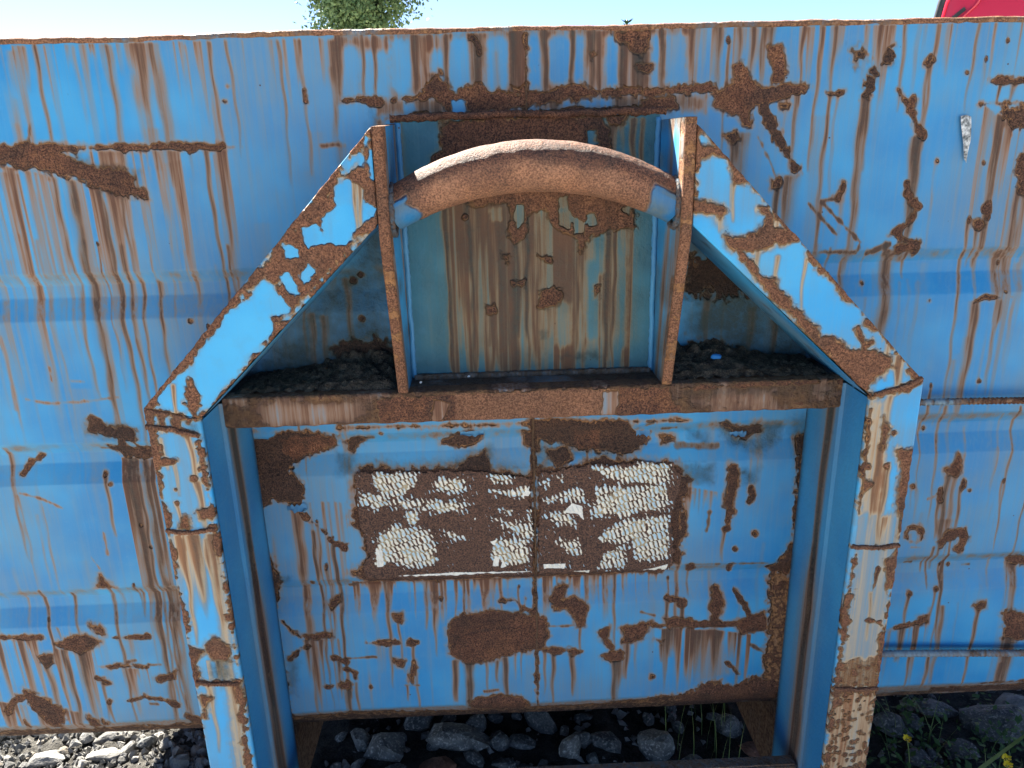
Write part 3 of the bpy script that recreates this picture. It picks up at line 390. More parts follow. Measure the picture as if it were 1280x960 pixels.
# ------------------------------------------------------------------ wear of the back plate of the hook bay
YBP = -.045
BPC = Canvas(-.19, .19, 1.03, 1.418, .0016, YBP, 200)
BPC.t('B'); BPC.blob([(340, 592), (352, 560), (382, 540), (392, 450), (560, 428), (900, 424), (965, 424), (985, 470), (985, 540), (860, 620), (400, 640), (345, 610)], a=.25, rough=.008); BPC.clear([(918, 478), (945, 474), (950, 520), (925, 522)]); BPC.blob([(952, 440), (985, 470), (980, 525), (955, 500)], a=.4); BPC.blob([(985, 425), (1050, 420), (1040, 445), (1000, 450)], a=.3)
for x, wd, a, d in ((395, 30, .7, .3), (1015, 30, .6, .1), (1085, 24, .95, .45), (1112, 18, .9, .4), (1040, 16, .5, .1), (230, 30, .5, .1), (560, 20, .5, .1)): BPC.run(x, 430, 760, wd, a, d, .15)
BPC.t('E'); BPC.curtain([(395, -260), (1090, -260)], 1100, .85, .5, .85, p=.12); BPC.stain([(395, -200), (1100, -220), (1100, 300), (960, 380), (600, 420), (420, 330)], .56, rough=.004, soft=.03); BPC.stain([(300, -200), (1150, -220), (1150, 330), (300, 360)], .22, soft=.02)
for x, wd, a, d in ((395, 22, .8, .6), (480, 22, .9, .75), (555, 22, .9, .3), (585, 30, .85, .3), (640, 40, .9, .75), (690, 14, .9, .8), (870, 24, .9, .5), (905, 18, .8, .3), (985, 22, .9, .5), (1015, 12, .9, .6), (1060, 26, .8, .5), (730, 20, .7, .3)): BPC.run(x, -220, 420, wd, a, d, .12)
for x0, x1, y0, y1 in ((800, 850, 170, 330), (915, 945, 20, 300), (945, 970, -160, 60), (1035, 1055, -100, 330)): BPC.window(x0, x1, y0, y1, .6)
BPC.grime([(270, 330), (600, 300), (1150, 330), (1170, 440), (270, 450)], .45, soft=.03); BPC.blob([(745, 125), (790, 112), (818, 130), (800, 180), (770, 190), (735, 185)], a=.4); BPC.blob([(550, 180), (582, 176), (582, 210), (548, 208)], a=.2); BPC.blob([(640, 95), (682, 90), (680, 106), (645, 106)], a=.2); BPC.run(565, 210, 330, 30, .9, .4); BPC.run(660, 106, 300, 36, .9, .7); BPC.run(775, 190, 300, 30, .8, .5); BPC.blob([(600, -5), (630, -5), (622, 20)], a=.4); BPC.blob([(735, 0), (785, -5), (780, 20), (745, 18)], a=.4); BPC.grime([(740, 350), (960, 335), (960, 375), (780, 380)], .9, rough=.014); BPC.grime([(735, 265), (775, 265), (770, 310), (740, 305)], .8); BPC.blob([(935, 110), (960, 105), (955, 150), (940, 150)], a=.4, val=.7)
BPC.t('B'); BPC.blob([(435, 735), (520, 748), (620, 738), (640, 800), (618, 840), (650, 884), (692, 842), (702, 775), (760, 762), (802, 832), (870, 862), (888, 924), (932, 852), (990, 832), (1080, 832), (1080, 780), (1050, 690), (900, 620), (600, 620), (440, 690)], a=-.35, rough=.007)
for c in ([(652, 745), (680, 745), (682, 810), (660, 828), (650, 790)], [(812, 728), (838, 715), (836, 760), (820, 765)], [(812, 765), (852, 770), (850, 830), (815, 815)], [(860, 790), (905, 810), (900, 850), (868, 845)], [(912, 785), (940, 775), (945, 815), (920, 822)], [(560, 760), (600, 755), (600, 800), (570, 800)], [(1045, 760), (1065, 755), (1062, 780)]): BPC.clear(c, keep=.6)
BPC.spot(470, 790, 16, a=.2); BPC.grime([(480, 810), (530, 830), (510, 870), (480, 850)], .7); BPC.grime([(585, 700), (625, 700), (620, 740), (590, 735)], .8)
BPC.S = np.maximum(BPC.S, .12); BPC.D = np.maximum(BPC.D, .40*np.clip(.8+.5*BPC.N3, 0, 1))  # plate-wide dark level paints recess shade over the algae

# ------------------------------------------------------------------ wear of the frame's front faces
FC = Canvas(-.56, .56, .10, 1.42, .0018, DEP, 300)
FC.S = np.maximum(FC.S, .20*np.clip(.6+.7*vnoise(FC.nz, FC.nx, .05/FC.st, 421)+.3*FC.N3, 0, 1)).astype(np.float32); FC.A[:] = -.3
FC.t('P'); FC.line([(183, 507), (330, 330), (466, 160)], 17, rough=.008); FC.line([(258, 517), (365, 402), (474, 283)], 13, rough=.008)
FC.blob([(300, 372), (330, 325), (395, 262), (440, 215), (466, 165), (482, 160), (490, 285), (450, 298), (400, 345), (372, 385), (344, 402), (335, 380), (352, 352), (325, 350)], rough=.010)
FC.t('Z')
for c in ([(428, 62), (480, 35), (505, 100), (445, 142), (425, 110)], [(505, 0), (560, -40), (705, -30), (712, 25), (640, 70), (600, 112), (515, 112)], [(330, 122), (400, 150), (402, 182), (345, 192)], [(408, 275), (445, 218), (468, 248), (425, 292)], [(318, 265), (358, 258), (408, 352), (385, 360), (340, 300)], [(220, 330), (250, 288), (362, 412), (350, 432), (222, 438)], [(82, 440), (150, 452), (252, 440), (275, 490), (212, 572), (100, 640), (-10, 760), (-30, 600), (60, 500)], [(140, 400), (195, 390), (190, 430), (150, 432)]): FC.clear(c, rough=.006)
FC.t('B')
for c in ([(85, 560), (98, 572), (96, 610), (84, 600)], [(122, 540), (138, 545), (150, 640), (140, 655), (125, 620)], [(0, 680), (40, 660), (100, 690), (90, 740), (60, 870), (10, 890), (0, 880)], [(105, 740), (150, 760), (140, 790), (100, 800)]): FC.clear(c)
for x in (60, 85): FC.run(x, 660, 860, 14, .85, .3)
FC.t('D'); FC.clear([(735, 380), (800, 320), (920, 270), (905, 380), (830, 480), (765, 580), (735, 590), (725, 480)], rough=.006); FC.clear([(860, 200), (950, 225), (985, 225), (1000, 290), (960, 320), (930, 345), (860, 270)], rough=.006); FC.clear([(590, 540), (640, 470), (690, 445), (705, 520), (705, 600), (650, 570)], rough=.005); FC.line([(708, 465), (716, 530), (724, 608)], 26, rough=.008); FC.line([(700, 612), (760, 592)], 22); FC.line([(545, 575), (640, 590), (690, 606)], 18); FC.line([(540, 634), (640, 645), (738, 668)], 11, a=.3); FC.line([(600, 590), (604, 630)], 9); FC.line([(650, 595), (656, 640)], 12)
FC.run(645, 480, 600, 14, .8, .1); FC.line([(548, 600), (580, 780), (612, 960)], 22, rough=.008); FC.line([(738, 690), (762, 820), (795, 960)], 17, rough=.007); FC.run(702, 672, 960, 18, .85, .05); FC.run(600, 680, 800, 18, .6, .05); FC.line([(612, 765), (662, 766)], 9, a=.4); FC.run(645, 770, 900, 14, .7, .2); FC.spot(722, 827, 15); FC.run(735, 840, 1060, 26, .9, .2); FC.spot(598, 820, 9); FC.spot(660, 918, 8); FC.run(660, 925, 1100, 12, .7, .1); FC.spot(655, 870, 4); FC.grime([(700, 620), (740, 620), (735, 680), (705, 670)], .6)
FC.t('G'); FC.line([(618, 74), (700, 80), (792, 66)], 11); FC.blob([(740, -5), (770, -10), (790, 20), (750, 28)]); FC.blob([(675, 60), (690, 20), (702, 40), (704, 70)], a=.3); FC.curtain([(635, 85), (795, 80)], 330, .92, .55, .85, p=.6); FC.run(670, 100, 500, 20, .85, .1, .3); FC.run(770, 100, 560, 26, .85, .1, .3); FC.run(715, 90, 340, 18, .8, .3)
FC.line([(612, -20), (655, 240), (700, 480), (760, 980)], 13, rough=.006); FC.line([(795, 60), (845, 290), (880, 560), (930, 980)], 15, rough=.007); FC.blob([(765, 495), (798, 468), (850, 500), (856, 550), (795, 547)]); FC.grime([(790, 550), (860, 545), (870, 620), (800, 610)], .7); FC.curtain([(770, 550), (860, 550)], 200, .9, .5, .85); FC.blob([(698, 498), (752, 520), (722, 560), (742, 632), (720, 645), (700, 560)], a=.2); FC.line([(730, 636), (890, 640)], 12); FC.blob([(868, 630), (890, 628), (905, 690), (885, 690)]); FC.blob([(748, 680), (782, 690), (762, 765), (752, 740)], a=.2); FC.run(775, 640, 900, 20, .7, .05); FC.run(860, 640, 960, 40, .75, .05); FC.spot(845, 385, 9); FC.stain([(620, 90), (660, 90), (770, 960), (740, 960)], .5); FC.stain([(780, 90), (830, 90), (920, 960), (870, 960)], .55); FC.spot(668, 305, 10)
# right arm and post
FC.t('C'); FC.line([(50, 440), (60, 560), (45, 760)], 24, rough=.008); FC.blob([(45, 562), (80, 545), (140, 552), (146, 570), (100, 578), (50, 607)]); FC.blob([(40, 745), (100, 755), (172, 770), (152, 800), (80, 792), (40, 785)]); FC.line([(75, 480), (160, 565), (255, 672)], 10, rough=.006); FC.blob([(200, 622), (262, 672), (202, 682)]); FC.run(203, 682, 830, 15, .85, .3); FC.blob([(168, 882), (250, 882), (300, 860), (320, 800), (298, 770), (332, 765), (345, 850), (430, 868), (442, 892), (340, 912), (240, 932), (190, 922)], rough=.007); FC.line([(255, 672), (350, 790), (515, 955)], 9, rough=.005); FC.run(148, 800, 870, 12, .8, .2); FC.run(370, 800, 900, 16, .7, .1); FC.stain([(90, 790), (160, 800), (180, 880), (120, 830)], .5)
FC.t('F'); FC.blob([(290, 75), (350, 90), (372, 130), (430, 190), (500, 262), (522, 302), (560, 310), (640, 350), (720, 360), (780, 378), (788, 412), (722, 450), (702, 500), (728, 530), (700, 530), (600, 425), (420, 230), (300, 105)], rough=.007); FC.line([(205, -40), (300, 80), (500, 300), (700, 520)], 11); FC.line([(480, -10), (700, 225), (912, 465)], 11, rough=.006); FC.blob([(598, 128), (645, 172), (622, 165)]); FC.blob([(690, 235), (728, 240), (722, 262), (695, 257)]); FC.line([(660, 268), (672, 300), (690, 337), (716, 320)], 6, a=.5); FC.line([(722, 522), (770, 506), (840, 490), (905, 458)], 18); FC.run(365, 0, 110, 18, .8, .2); FC.run(470, 10, 240, 12, .7, .05); FC.run(825, 370, 480, 34, .85, .3, .2); FC.run(780, 330, 470, 22, .7, .05); FC.run(295, -30, 90, 20, .85, .3); FC.blob([(860, 420), (905, 450), (890, 470), (868, 455)])
FC.line([(712, 545), (690, 750), (665, 960)], 8, a=.8, val=.7); FC.stain([(715, 540), (770, 530), (760, 960), (670, 960)], .66); FC.run(780, 520, 960, 22, .8, .1, .2); FC.blob([(760, 590), (778, 640), (762, 712), (745, 702)]); FC.spot(700, 785, 13); FC.blob([(688, 832), (712, 850), (682, 872)]); FC.spot(772, 782, 12); FC.run(770, 790, 1100, 26, .9, .3); FC.spot(797, 660, 8); FC.blob([(808, 717), (868, 728), (862, 800), (842, 960), (808, 960), (822, 830)]); FC.run(830, 880, 1100, 30, .9, .3); FC.run(745, 700, 1000, 20, .9, .3)
FC.t('I'); FC.stain([(650, 0), (830, 0), (690, 960), (535, 960)], .42); FC.line([(640, 131), (720, 134), (817, 127)], 9); FC.line([(836, -20), (760, 470), (690, 970)], 12, rough=.006); FC.line([(652, 150), (600, 520), (540, 970)], 15, rough=.007); FC.line([(735, 210), (728, 260), (715, 300)], 9, a=.4); FC.run(715, 300, 480, 14, .9, .2); FC.line([(700, 400), (740, 410), (765, 442)], 10, a=.2); FC.blob([(770, 180), (800, 175), (790, 260), (765, 300)], val=.9); FC.blob([(600, 560), (745, 540), (735, 655), (585, 650)], val=.33, rough=.012); FC.line([(575, 656), (650, 662), (738, 658)], 12); FC.blob([(560, 672), (738, 668), (690, 980), (530, 980)], val=.16, rough=.014, a=-.5); FC.stain([(560, 672), (738, 668), (690, 980), (530, 980)], .26); FC.stain([(640, 150), (690, 150), (630, 640), (590, 640)], .5); FC.curtain([(562, 672), (736, 668)], 560, .5, .0, .5, p=.2); FC.run(760, 20, 130, 30, .85, .1); FC.blob([(745, 450), (765, 450), (745, 640), (730, 640)])
gs = np.random.default_rng(88)
for k in range(150):
    t_ = gs.random()**.8; u_ = gs.random(); FC.spot(545+(1-t_)*45+u_*(165-t_*8), 560+t_*400, gs.uniform(3, 9), val=.9)
FC.A -= .30
# ------------------------------------------------------------------ wear of the cross beam
YBM = -.115
MC = Canvas(-.47, .47, .975, 1.04, .0014, YBM, 500)
MC.S[:] = np.clip(.88+.2*MC.N3, 0, 1); MC.D[:] = .40; MC.R[:] = np.clip(.30+.22*MC.N3+.1*MC.N2, 0, 1)
MC.t('P'); MC.blob([(470, 500), (560, 494), (660, 489), (760, 486), (835, 486), (850, 520), (700, 535), (560, 540), (480, 545)], rough=.006); MC.A[:] = np.where((MC.X[None, :] > -.12) & (MC.X[None, :] < .10), -.75, MC.A)
MC.clear([(755, 492), (772, 490), (768, 520), (752, 522)], keep=.7); MC.clear([(545, 502), (560, 505), (552, 525), (540, 530)], keep=.8); MC.blob([(800, 515), (850, 508), (850, 530), (800, 530)])
MC.stain([(330, 508), (450, 500), (450, 530), (330, 534)], .6)
MC.D[:] *= np.clip(.75+.6*MC.N3, 0, 1); kx = np.exp(-((MC.X+.33)/.075)**4)[None, :]*np.exp(-((MC.Z-1.006)/.016)**4)[:, None]*np.clip(.9+.5*MC.N3, 0, 1); MC.D *= 1-.8*kx; MC.S *= 1-.30*kx; MC.R *= 1-.9*kx
MC.line([(270, 542), (480, 534)], 6, val=.9, a=.4); MC.line([(840, 525), (1052, 514)], 6, val=.9, a=.4); MC.line([(850, 486), (1052, 476)], 4, val=.8)
MC.grime([(850, 482), (1060, 474), (1060, 500), (850, 498)], .55)
# ------------------------------------------------------------------ ground
def lump(n, cell, seed): return vnoise(n, n, cell, seed)
GM = simple_mat('gravel ground', (.25, .24, .22), (.43, .41, .37), 26, .95, .01, .2, c3=(.10, .10, .10))
gx = np.concatenate([np.linspace(-60, -3, 12), np.linspace(-2.6, 2.6, 131), np.linspace(3, 60, 12)]); gy = np.concatenate([np.linspace(-40, -2, 10), np.linspace(-1.6, 3.6, 131), np.linspace(4, 60, 12)])
GX, GY = np.meshgrid(gx, gy); hn = vnoise(len(gy), len(gx), 4, 11)*.012+vnoise(len(gy), len(gx), 13, 12)*.02
near = np.clip(1.4-np.hypot(GX, GY-.5)/2.6, 0, 1); 
ground = grid_obj('ground', np.stack([GX, GY, hn*near-.012], -1), GM); tag(ground, kind='structure')

# ------------------------------------------------------------------ the container
root = empty('hook_lift_container', (0, 0, 0))
tag(root, 'rusty blue steel hook-lift container front with arched lifting bar and frame', 'container')
def wall_y(z):
    y = np.zeros_like(z)
    for g in GROOVES: y = np.maximum(y, .013*np.interp(g-z, [-.001, 0., .021, .040, .074, .075], [0, 0, 1, 1, 0, 0]))
    return y
zs = np.arange(ZT, .374, -.002); th = np.linspace(0, 1, 28)
zr = np.concatenate([zs, .373-.053*th]); yr = np.concatenate([wall_y(zs), .034*th**1.15])
zr = np.concatenate([zr, np.full(12, zr[-1])]); yr = np.concatenate([yr, yr[-1]+np.arange(1, 13)*.006])
xw = np.arange(-XW, XW+.0005, .002); XX, ZZ = np.meshgrid(xw, zr); YY = np.repeat(yr[:, None], len(xw), 1)
att = W.sample(XX, ZZ)
ZZ = ZZ-.004*np.clip((-.36-XX)/.45, 0, 1)*np.clip((.46-ZZ)/.10, 0, 1)
n_, m_ = XX.shape
dent = .0022*vnoise(n_, m_, 90, 31)+.0008*vnoise(n_, m_, 28, 32)
rk = np.clip((att[..., 0]-.35)/.3, 0, 1); YY = YY+dent-rk*(.0006+.0011*np.clip(vnoise(n_, m_, 3.2, 33)*.6+vnoise(n_, m_, 8, 34)*.6, -1, 1))
def wall_face(x, z): return float(wall_y(np.array([z]))[0])
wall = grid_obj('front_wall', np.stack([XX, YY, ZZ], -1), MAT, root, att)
# top rim: a rolled rusty edge
n = 520; xr = np.linspace(-XW, XW, n); prof = [(.012, -.002), (-.0002, -.002), (-.0016, -.0010), (-.0024, .0006), (-.0026, .0025), (-.0012, .0046), (.0012, .0060), (.0045, .0066), (.030, .0064), (.030, -.002)]
jz = .0006*noise1(n, 3, 41)+.0007*noise1(n, 14, 42)+.0018*noise1(n, 60, 43); jy = .0011*noise1(n, 3, 44)+.0014*noise1(n, 11, 45)
Pm = np.stack([np.stack([xr, np.full(n, p[0])+(jy if p[0] < .008 else 0), ZT+p[1]+jz], -1) for p in prof], 1)
ra = np.zeros((n, len(prof), 4), np.float32); ra[..., 0] = np.clip(.62+.35*noise1(n, 9, 46), .3, 1)[:, None]; ra[..., 1] = .5; ra[..., 3] = -.9
grid_obj('top_rim', Pm, MAT, wall, ra)
# body behind the front wall
PLAIN = MAT
box_obj('floor', (-XW, .108, .322), (XW, 4.6, .40), PLAIN, root, attr=(.5, .5, .5, .6))
for sx in (-1, 1):
    box_obj('side_wall', (sx*XW-.02, .03, .322) if sx > 0 else (-XW-.02, .03, .322), (sx*XW+.02, 4.6, ZT-.002), PLAIN, root, attr=(.2, .4, .2, 0))
    box_obj('skid_rail', (min(sx*.475, sx*.535), -.10, .13), (max(sx*.475, sx*.535), 4.6, .330), PLAIN, root, attr=(.55, .6, .6, .7))
box_obj('rear_wall', (-XW, 4.6, .322), (XW, 4.64, ZT), PLAIN, root, attr=(.2, .4, .2, 0))
# vertical seam welds of the wall sheet
def wall_line(pts, r, name, parent, a, jit=.18, seg=6, proud=.0): return tube_obj(name, pts, r, MAT, parent, seg, a, jit)
p0 = on_y(667, 545); zz = np.linspace(.962, .40, 120); wall_line(np.stack([np.full(120, p0[0])+.0008*noise1(120, 6, 51), wall_y(zz)-.0008, zz], -1), .0022, 'weld_seam', wall, (.48, .8, .55, .8))
p0 = on_y(657, 70); zz = np.linspace(ZT-.01, 1.425, 50); wall_line(np.stack([np.full(50, p0[0]), np.full(50, -.0008), zz], -1), .0016, 'weld_seam', wall, (.45, .8, .4, .6))
# bird dropping
bd = [on_y(850+a/2.977, b/2.977) for a, b in ((1040, 432), (1060, 428), (1079, 434), (1080, 470), (1078, 520), (1068, 560), (1061, 606), (1052, 590), (1050, 540), (1042, 470))]
cx0 = sum(p[0] for p in bd)/10; cz0 = sum(p[2] for p in bd)/10
WHT = simple_mat('dry white dropping', (.10, .11, .11), (.78, .79, .76), 160, .9, .001, .1)
mesh_obj('bird_dropping', [(p[0], -.0030, p[2]) for p in bd]+[(p[0]*.6+cx0*.4, -.0046, p[2]*.6+cz0*.4) for p in bd], [(i, (i+1) % 10, 10+(i+1) % 10, 10+i) for i in range(10)]+[tuple(range(10, 20))], WHT, wall)

# remains of the two reflective sheets
m, nt_, Pn = new_mat('peeling reflective sheet'); b = NB(nt_); at = b.n('ShaderNodeAttribute', attribute_name='wear'); se = b.n('ShaderNodeSeparateColor'); b.l(at.outputs['Color'], se.inputs[0]); geo = b.n('ShaderNodeNewGeometry'); V = geo.outputs['Position']; sx_ = b.n('ShaderNodeSeparateXYZ'); b.l(V, sx_.inputs[0])
nz1 = b.noise(V, 70, 5, .65); nz2 = b.noise(V, 380, 3); nz3 = b.math('ADD', b.noise(V, 16, 2), b.math('MULTIPLY', b.noise(V, 75, 2), .7))
u_ = b.math('ADD', b.math('MULTIPLY', sx_.outputs[0], 1/.0085), b.math('ADD', b.math('MULTIPLY', sx_.outputs[2], 1/.018), b.math('MULTIPLY', nz3, 1.6)))
v_ = b.math('ADD', b.math('MULTIPLY', sx_.outputs[2], 1/.0150), b.math('ADD', b.math('MULTIPLY', sx_.outputs[0], -1/.055), b.math('MULTIPLY', nz3, 2.0)))
vr = b.math('FLOOR', v_); vf = b.math('FRACT', v_); uf = b.math('FRACT', b.math('ADD', u_, b.math('MULTIPLY', vr, .5)))
du = b.math('ABSOLUTE', b.math('SUBTRACT', uf, .5)); dv = b.math('ABSOLUTE', b.math('SUBTRACT', vf, .5))
cell = b.math('MINIMUM', b.math('SUBTRACT', .32, du), b.math('MULTIPLY', b.math('SUBTRACT', .47, dv), 1.1))
wv = b.math('ADD', se.outputs[0], b.math('ADD', b.math('MULTIPLY', b.math('SUBTRACT', nz1, .5), 1.7), b.math('MULTIPLY', b.math('SUBTRACT', cell, .06), b.math('ADD', .5, b.math('MULTIPLY', b.smooth(b.noise(V, 24, 3), .38, .62), 2.0)))))
wm = b.smooth(wv, .50, .66); solid = b.smooth(se.outputs[1], .4, .6); wm = b.math('MAXIMUM', wm, solid)
white = b.mix(b.smooth(nz1, .42, .62), (.90, .84, .68), (.48, .67, .76)); white = b.mix(b.smooth(cell, .10, -.02), white, (.44, .34, .19)); white = b.mix(solid, white, (.88, .85, .74))
rus = b.mix(b.smooth(nz2, .32, .7), (.030, .018, .014), (.170, .085, .052))
b.l(b.mix(wm, rus, white), Pn.inputs['Base Color']); b.l(b.math('SUBTRACT', .9, b.math('MULTIPLY', wm, .5)), Pn.inputs['Roughness'])
bp = b.n('ShaderNodeBump'); b.l(b.math('ADD', b.math('MULTIPLY', nz2, .8), b.math('MULTIPLY', wm, b.math('MULTIPLY', cell, 2.))), bp.inputs['Height']); bp.inputs['Distance'].default_value = .0022; b.l(bp.outputs[0], Pn.inputs['Normal'])
REFL = m
RC = Canvas(-.30, .26, .63, .88, .0014, -.003, 600); RC.t('R')
for c in ([(100, 98), (272, 92), (268, 132), (212, 182), (150, 182), (108, 132)], [(335, 118), (440, 116), (448, 152), (400, 172), (343, 152)], [(185, 196), (452, 203), (442, 228), (350, 232), (200, 212)], [(60, 170), (150, 172), (170, 210), (120, 230), (60, 200)], [(128, 335), (190, 288), (312, 308), (333, 350), (348, 432), (230, 443), (180, 422), (118, 432)], [(548, 88), (602, 95), (622, 122), (560, 132)], [(548, 158), (640, 160), (682, 140), (692, 172), (660, 182)], [(578, 224), (625, 230), (612, 255)], [(560, 268), (692, 282), (692, 335), (600, 300)], [(558, 340), (682, 340), (684, 422), (600, 432), (553, 402)], [(735, 132), (762, 120), (760, 142)], [(780, 108), (818, 108), (810, 120)], [(738, 192), (870, 150), (897, 196), (820, 186), (750, 204)], [(750, 250), (832, 238), (862, 292), (800, 282)], [(788, 350), (862, 338), (877, 392), (830, 382)], [(928, 75), (1212, 58), (1218, 128), (1030, 128), (950, 102)], [(945, 150), (1200, 138), (1212, 212), (1050, 252), (925, 255)], [(935, 335), (1040, 268), (1205, 255), (1205, 285), (1080, 340), (960, 350)], [(1075, 340), (1202, 285), (1202, 402), (1090, 422)], [(965, 400), (1042, 366), (1046, 442), (955, 446)], [(380, 310), (450, 320), (450, 340), (390, 330)], [(690, 230), (712, 235), (708, 330), (695, 300)], [(240, 240), (275, 245), (265, 280), (235, 275)]):
    w_, sd = RC.sdist(c, .03, True); RC.R[w_] = np.maximum(RC.R[w_], .80*np.clip(.5+(sd+.003+.007*RC.NN[w_])/.014, 0, 1))
for c in ([(140, 478), (420, 462), (700, 458), (420, 472)], [(742, 432), (822, 430), (820, 446), (745, 448)], [(855, 458), (912, 455), (910, 466)], [(1112, 458), (1202, 432), (1195, 458)], [(562, 403), (580, 405), (575, 440), (552, 440)], [(590, 415), (608, 440), (585, 442)], [(848, 205), (885, 215), (893, 268), (868, 245), (820, 238)], [(120, 375), (140, 380), (150, 440), (125, 440)], [(545, 348), (568, 340), (560, 365)], [(480, 260), (492, 258), (488, 280)], [(660, 175), (690, 140), (692, 180)]):
    w_, sd = RC.sdist(c, .02, True); RC.S[w_] = np.maximum(RC.S[w_], np.clip(.5+(sd+.002*RC.NN[w_])/.003, 0, 1))
for nm, pl in (('reflective_sheet', [(48, 90), (420, 84), (690, 112), (704, 470), (400, 480), (120, 488), (45, 462), (100, 400), (70, 300), (40, 270), (45, 180)]), ('reflective_sheet', [(724, 92), (940, 60), (1222, 58), (1262, 120), (1215, 250), (1225, 400), (1205, 456), (728, 466)])):
    w_, sd = RC.sdist(pl, .01, True); keep = (sd+.007*RC.NN[w_] > -.001)
    Xs = RC.X[w_[1]]; Zs = RC.Z[w_[0]]; Xg, Zg = np.meshgrid(Xs, Zs); nn, mm = Xg.shape
    lift = .0035+.0012*RC.N3[w_]+.0008*RC.N2[w_]
    Yg = wall_y(Zg)-lift-.0006*np.clip(RC.R[w_], 0, 1); A_ = RC.sample(Xg, Zg).reshape(-1, 4)
    F = grid_faces(nn, mm); kf = keep.reshape(-1)[F].all(1); F = F[kf]; us, inv = np.unique(F, return_inverse=True)
    quads_obj(nm, np.stack([Xg, Yg, Zg], -1).reshape(-1, 3)[us], inv.reshape(-1, 4), REFL, wall, A_[us])

# ------------------------------------------------------------------ frame members
def plate(name, C4, mat, parent, canvas, th=.008, step=.0019, y=DEP):
    """flat bar lying in the front plane; C4 = corners (x, z): outer bottom, inner bottom, inner top, outer top"""
    C4 = np.array(C4, float); nu = int(max(np.linalg.norm(C4[1]-C4[0]), np.linalg.norm(C4[2]-C4[3]))/step)+1; nv = int(max(np.linalg.norm(C4[3]-C4[0]), np.linalg.norm(C4[2]-C4[1]))/step)+1
    u = np.linspace(0, 1, nu); v = np.linspace(0, 1, nv); U, Vv = np.meshgrid(u, v)
    Q = (C4[0]*(1-U[..., None])+C4[1]*U[..., None])*(1-Vv[..., None])+(C4[3]*(1-U[..., None])+C4[2]*U[..., None])*Vv[..., None]
    a = canvas.sample(Q[..., 0], Q[..., 1]); rr = np.clip((a[..., 0]-.35)/.3, 0, 1); nz = vnoise(nv, nu, 2.6, 61+nv)*.6+vnoise(nv, nu, 7, 62+nu)*.6
    Y = np.full((nv, nu), y)-rr*(.0005+.0010*nz)
    # ragged long edges
    e0 = .0013*noise1(nv, 4, nv)*rr[:, 0]; e1 = .0016*noise1(nv, 4, nv+1)*rr[:, -1]; Q[:, 0, 0] += e0; Q[:, -1, 0] += e1
    P = np.concatenate([Q[..., :1], Y[..., None], Q[..., 1:]], -1)
    cen = Q.mean((0, 1))
    def skirt(P, a):
        lo = np.concatenate([P[:1], P[:1], P, P[-1:], P[-1:]], 0); la = np.concatenate([a[:1], a[:1], a, a[-1:], a[-1:]], 0)
        lo = np.concatenate([lo[:, :1], lo[:, :1], lo, lo[:, -1:], lo[:, -1:]], 1); la = np.concatenate([la[:, :1], la[:, :1], la, la[:, -1:], la[:, -1:]], 1)
        lo = lo.copy(); 
        lo[2:-2, 2:-2][[0, -1], :, 1] += .0012; lo[2:-2, 2:-2][:, [0, -1], 1] += .0012
        for k, d in ((1, .004), (0, th)):
            lo[k, :, 1] = y+d; lo[-1-k, :, 1] = y+d; lo[:, k, 1] = y+d; lo[:, -1-k, 1] = y+d
        lo[0, :, 1] = lo[-1, :, 1] = y+th; lo[:, 0, 1] = lo[:, -1, 1] = y+th
        la[[0, 1, -1, -2]] = np.maximum(la[[0, 1, -1, -2]], [.40, .5, .1, 0]); return lo, la
    P, a = skirt(P, a)
    return grid_obj(name, P, mat, parent, a, flip=(C4[1, 0] < C4[0, 0]))
def sheet(name, p00, p10, p11, p01, mat, parent, wear, step=.004, flip=False, bump=.0):
    p00, p10, p11, p01 = (np.array(p, float) for p in (p00, p10, p11, p01)); nu = int(max(np.linalg.norm(p10-p00), .01)/step)+2; nv = int(max(np.linalg.norm(p01-p00), .01)/step)+2
    U, Vv = np.meshgrid(np.linspace(0, 1, nu), np.linspace(0, 1, nv)); U = U[..., None]; Vv = Vv[..., None]
    P = (p00*(1-U)+p10*U)*(1-Vv)+(p01*(1-U)+p11*U)*Vv
    return grid_obj(name, P, mat, parent, wear(U[..., 0], Vv[..., 0], nv, nu), flip=flip)
def wear_plain(r=.05, s=.2, d=.1, a=0., seed=70):
    def f(U, Vv, nv, nu):
        n1 = vnoise(nv, nu, 6, seed); n2 = vnoise(nv, nu, 20, seed+1); return np.stack([np.clip(r+.25*n1*(r > 0)+.2*n2*(r > 0), 0, 1), np.clip(s+.2*n2, 0, 1), np.clip(d+.15*n1+.2*n2*(d > .05), 0, 1), np.full(U.shape, a)], -1).astype(np.float32)
    return f
def mitre(sx): return [(sx*.5395, 1.048), (sx*.466, 1.030)]
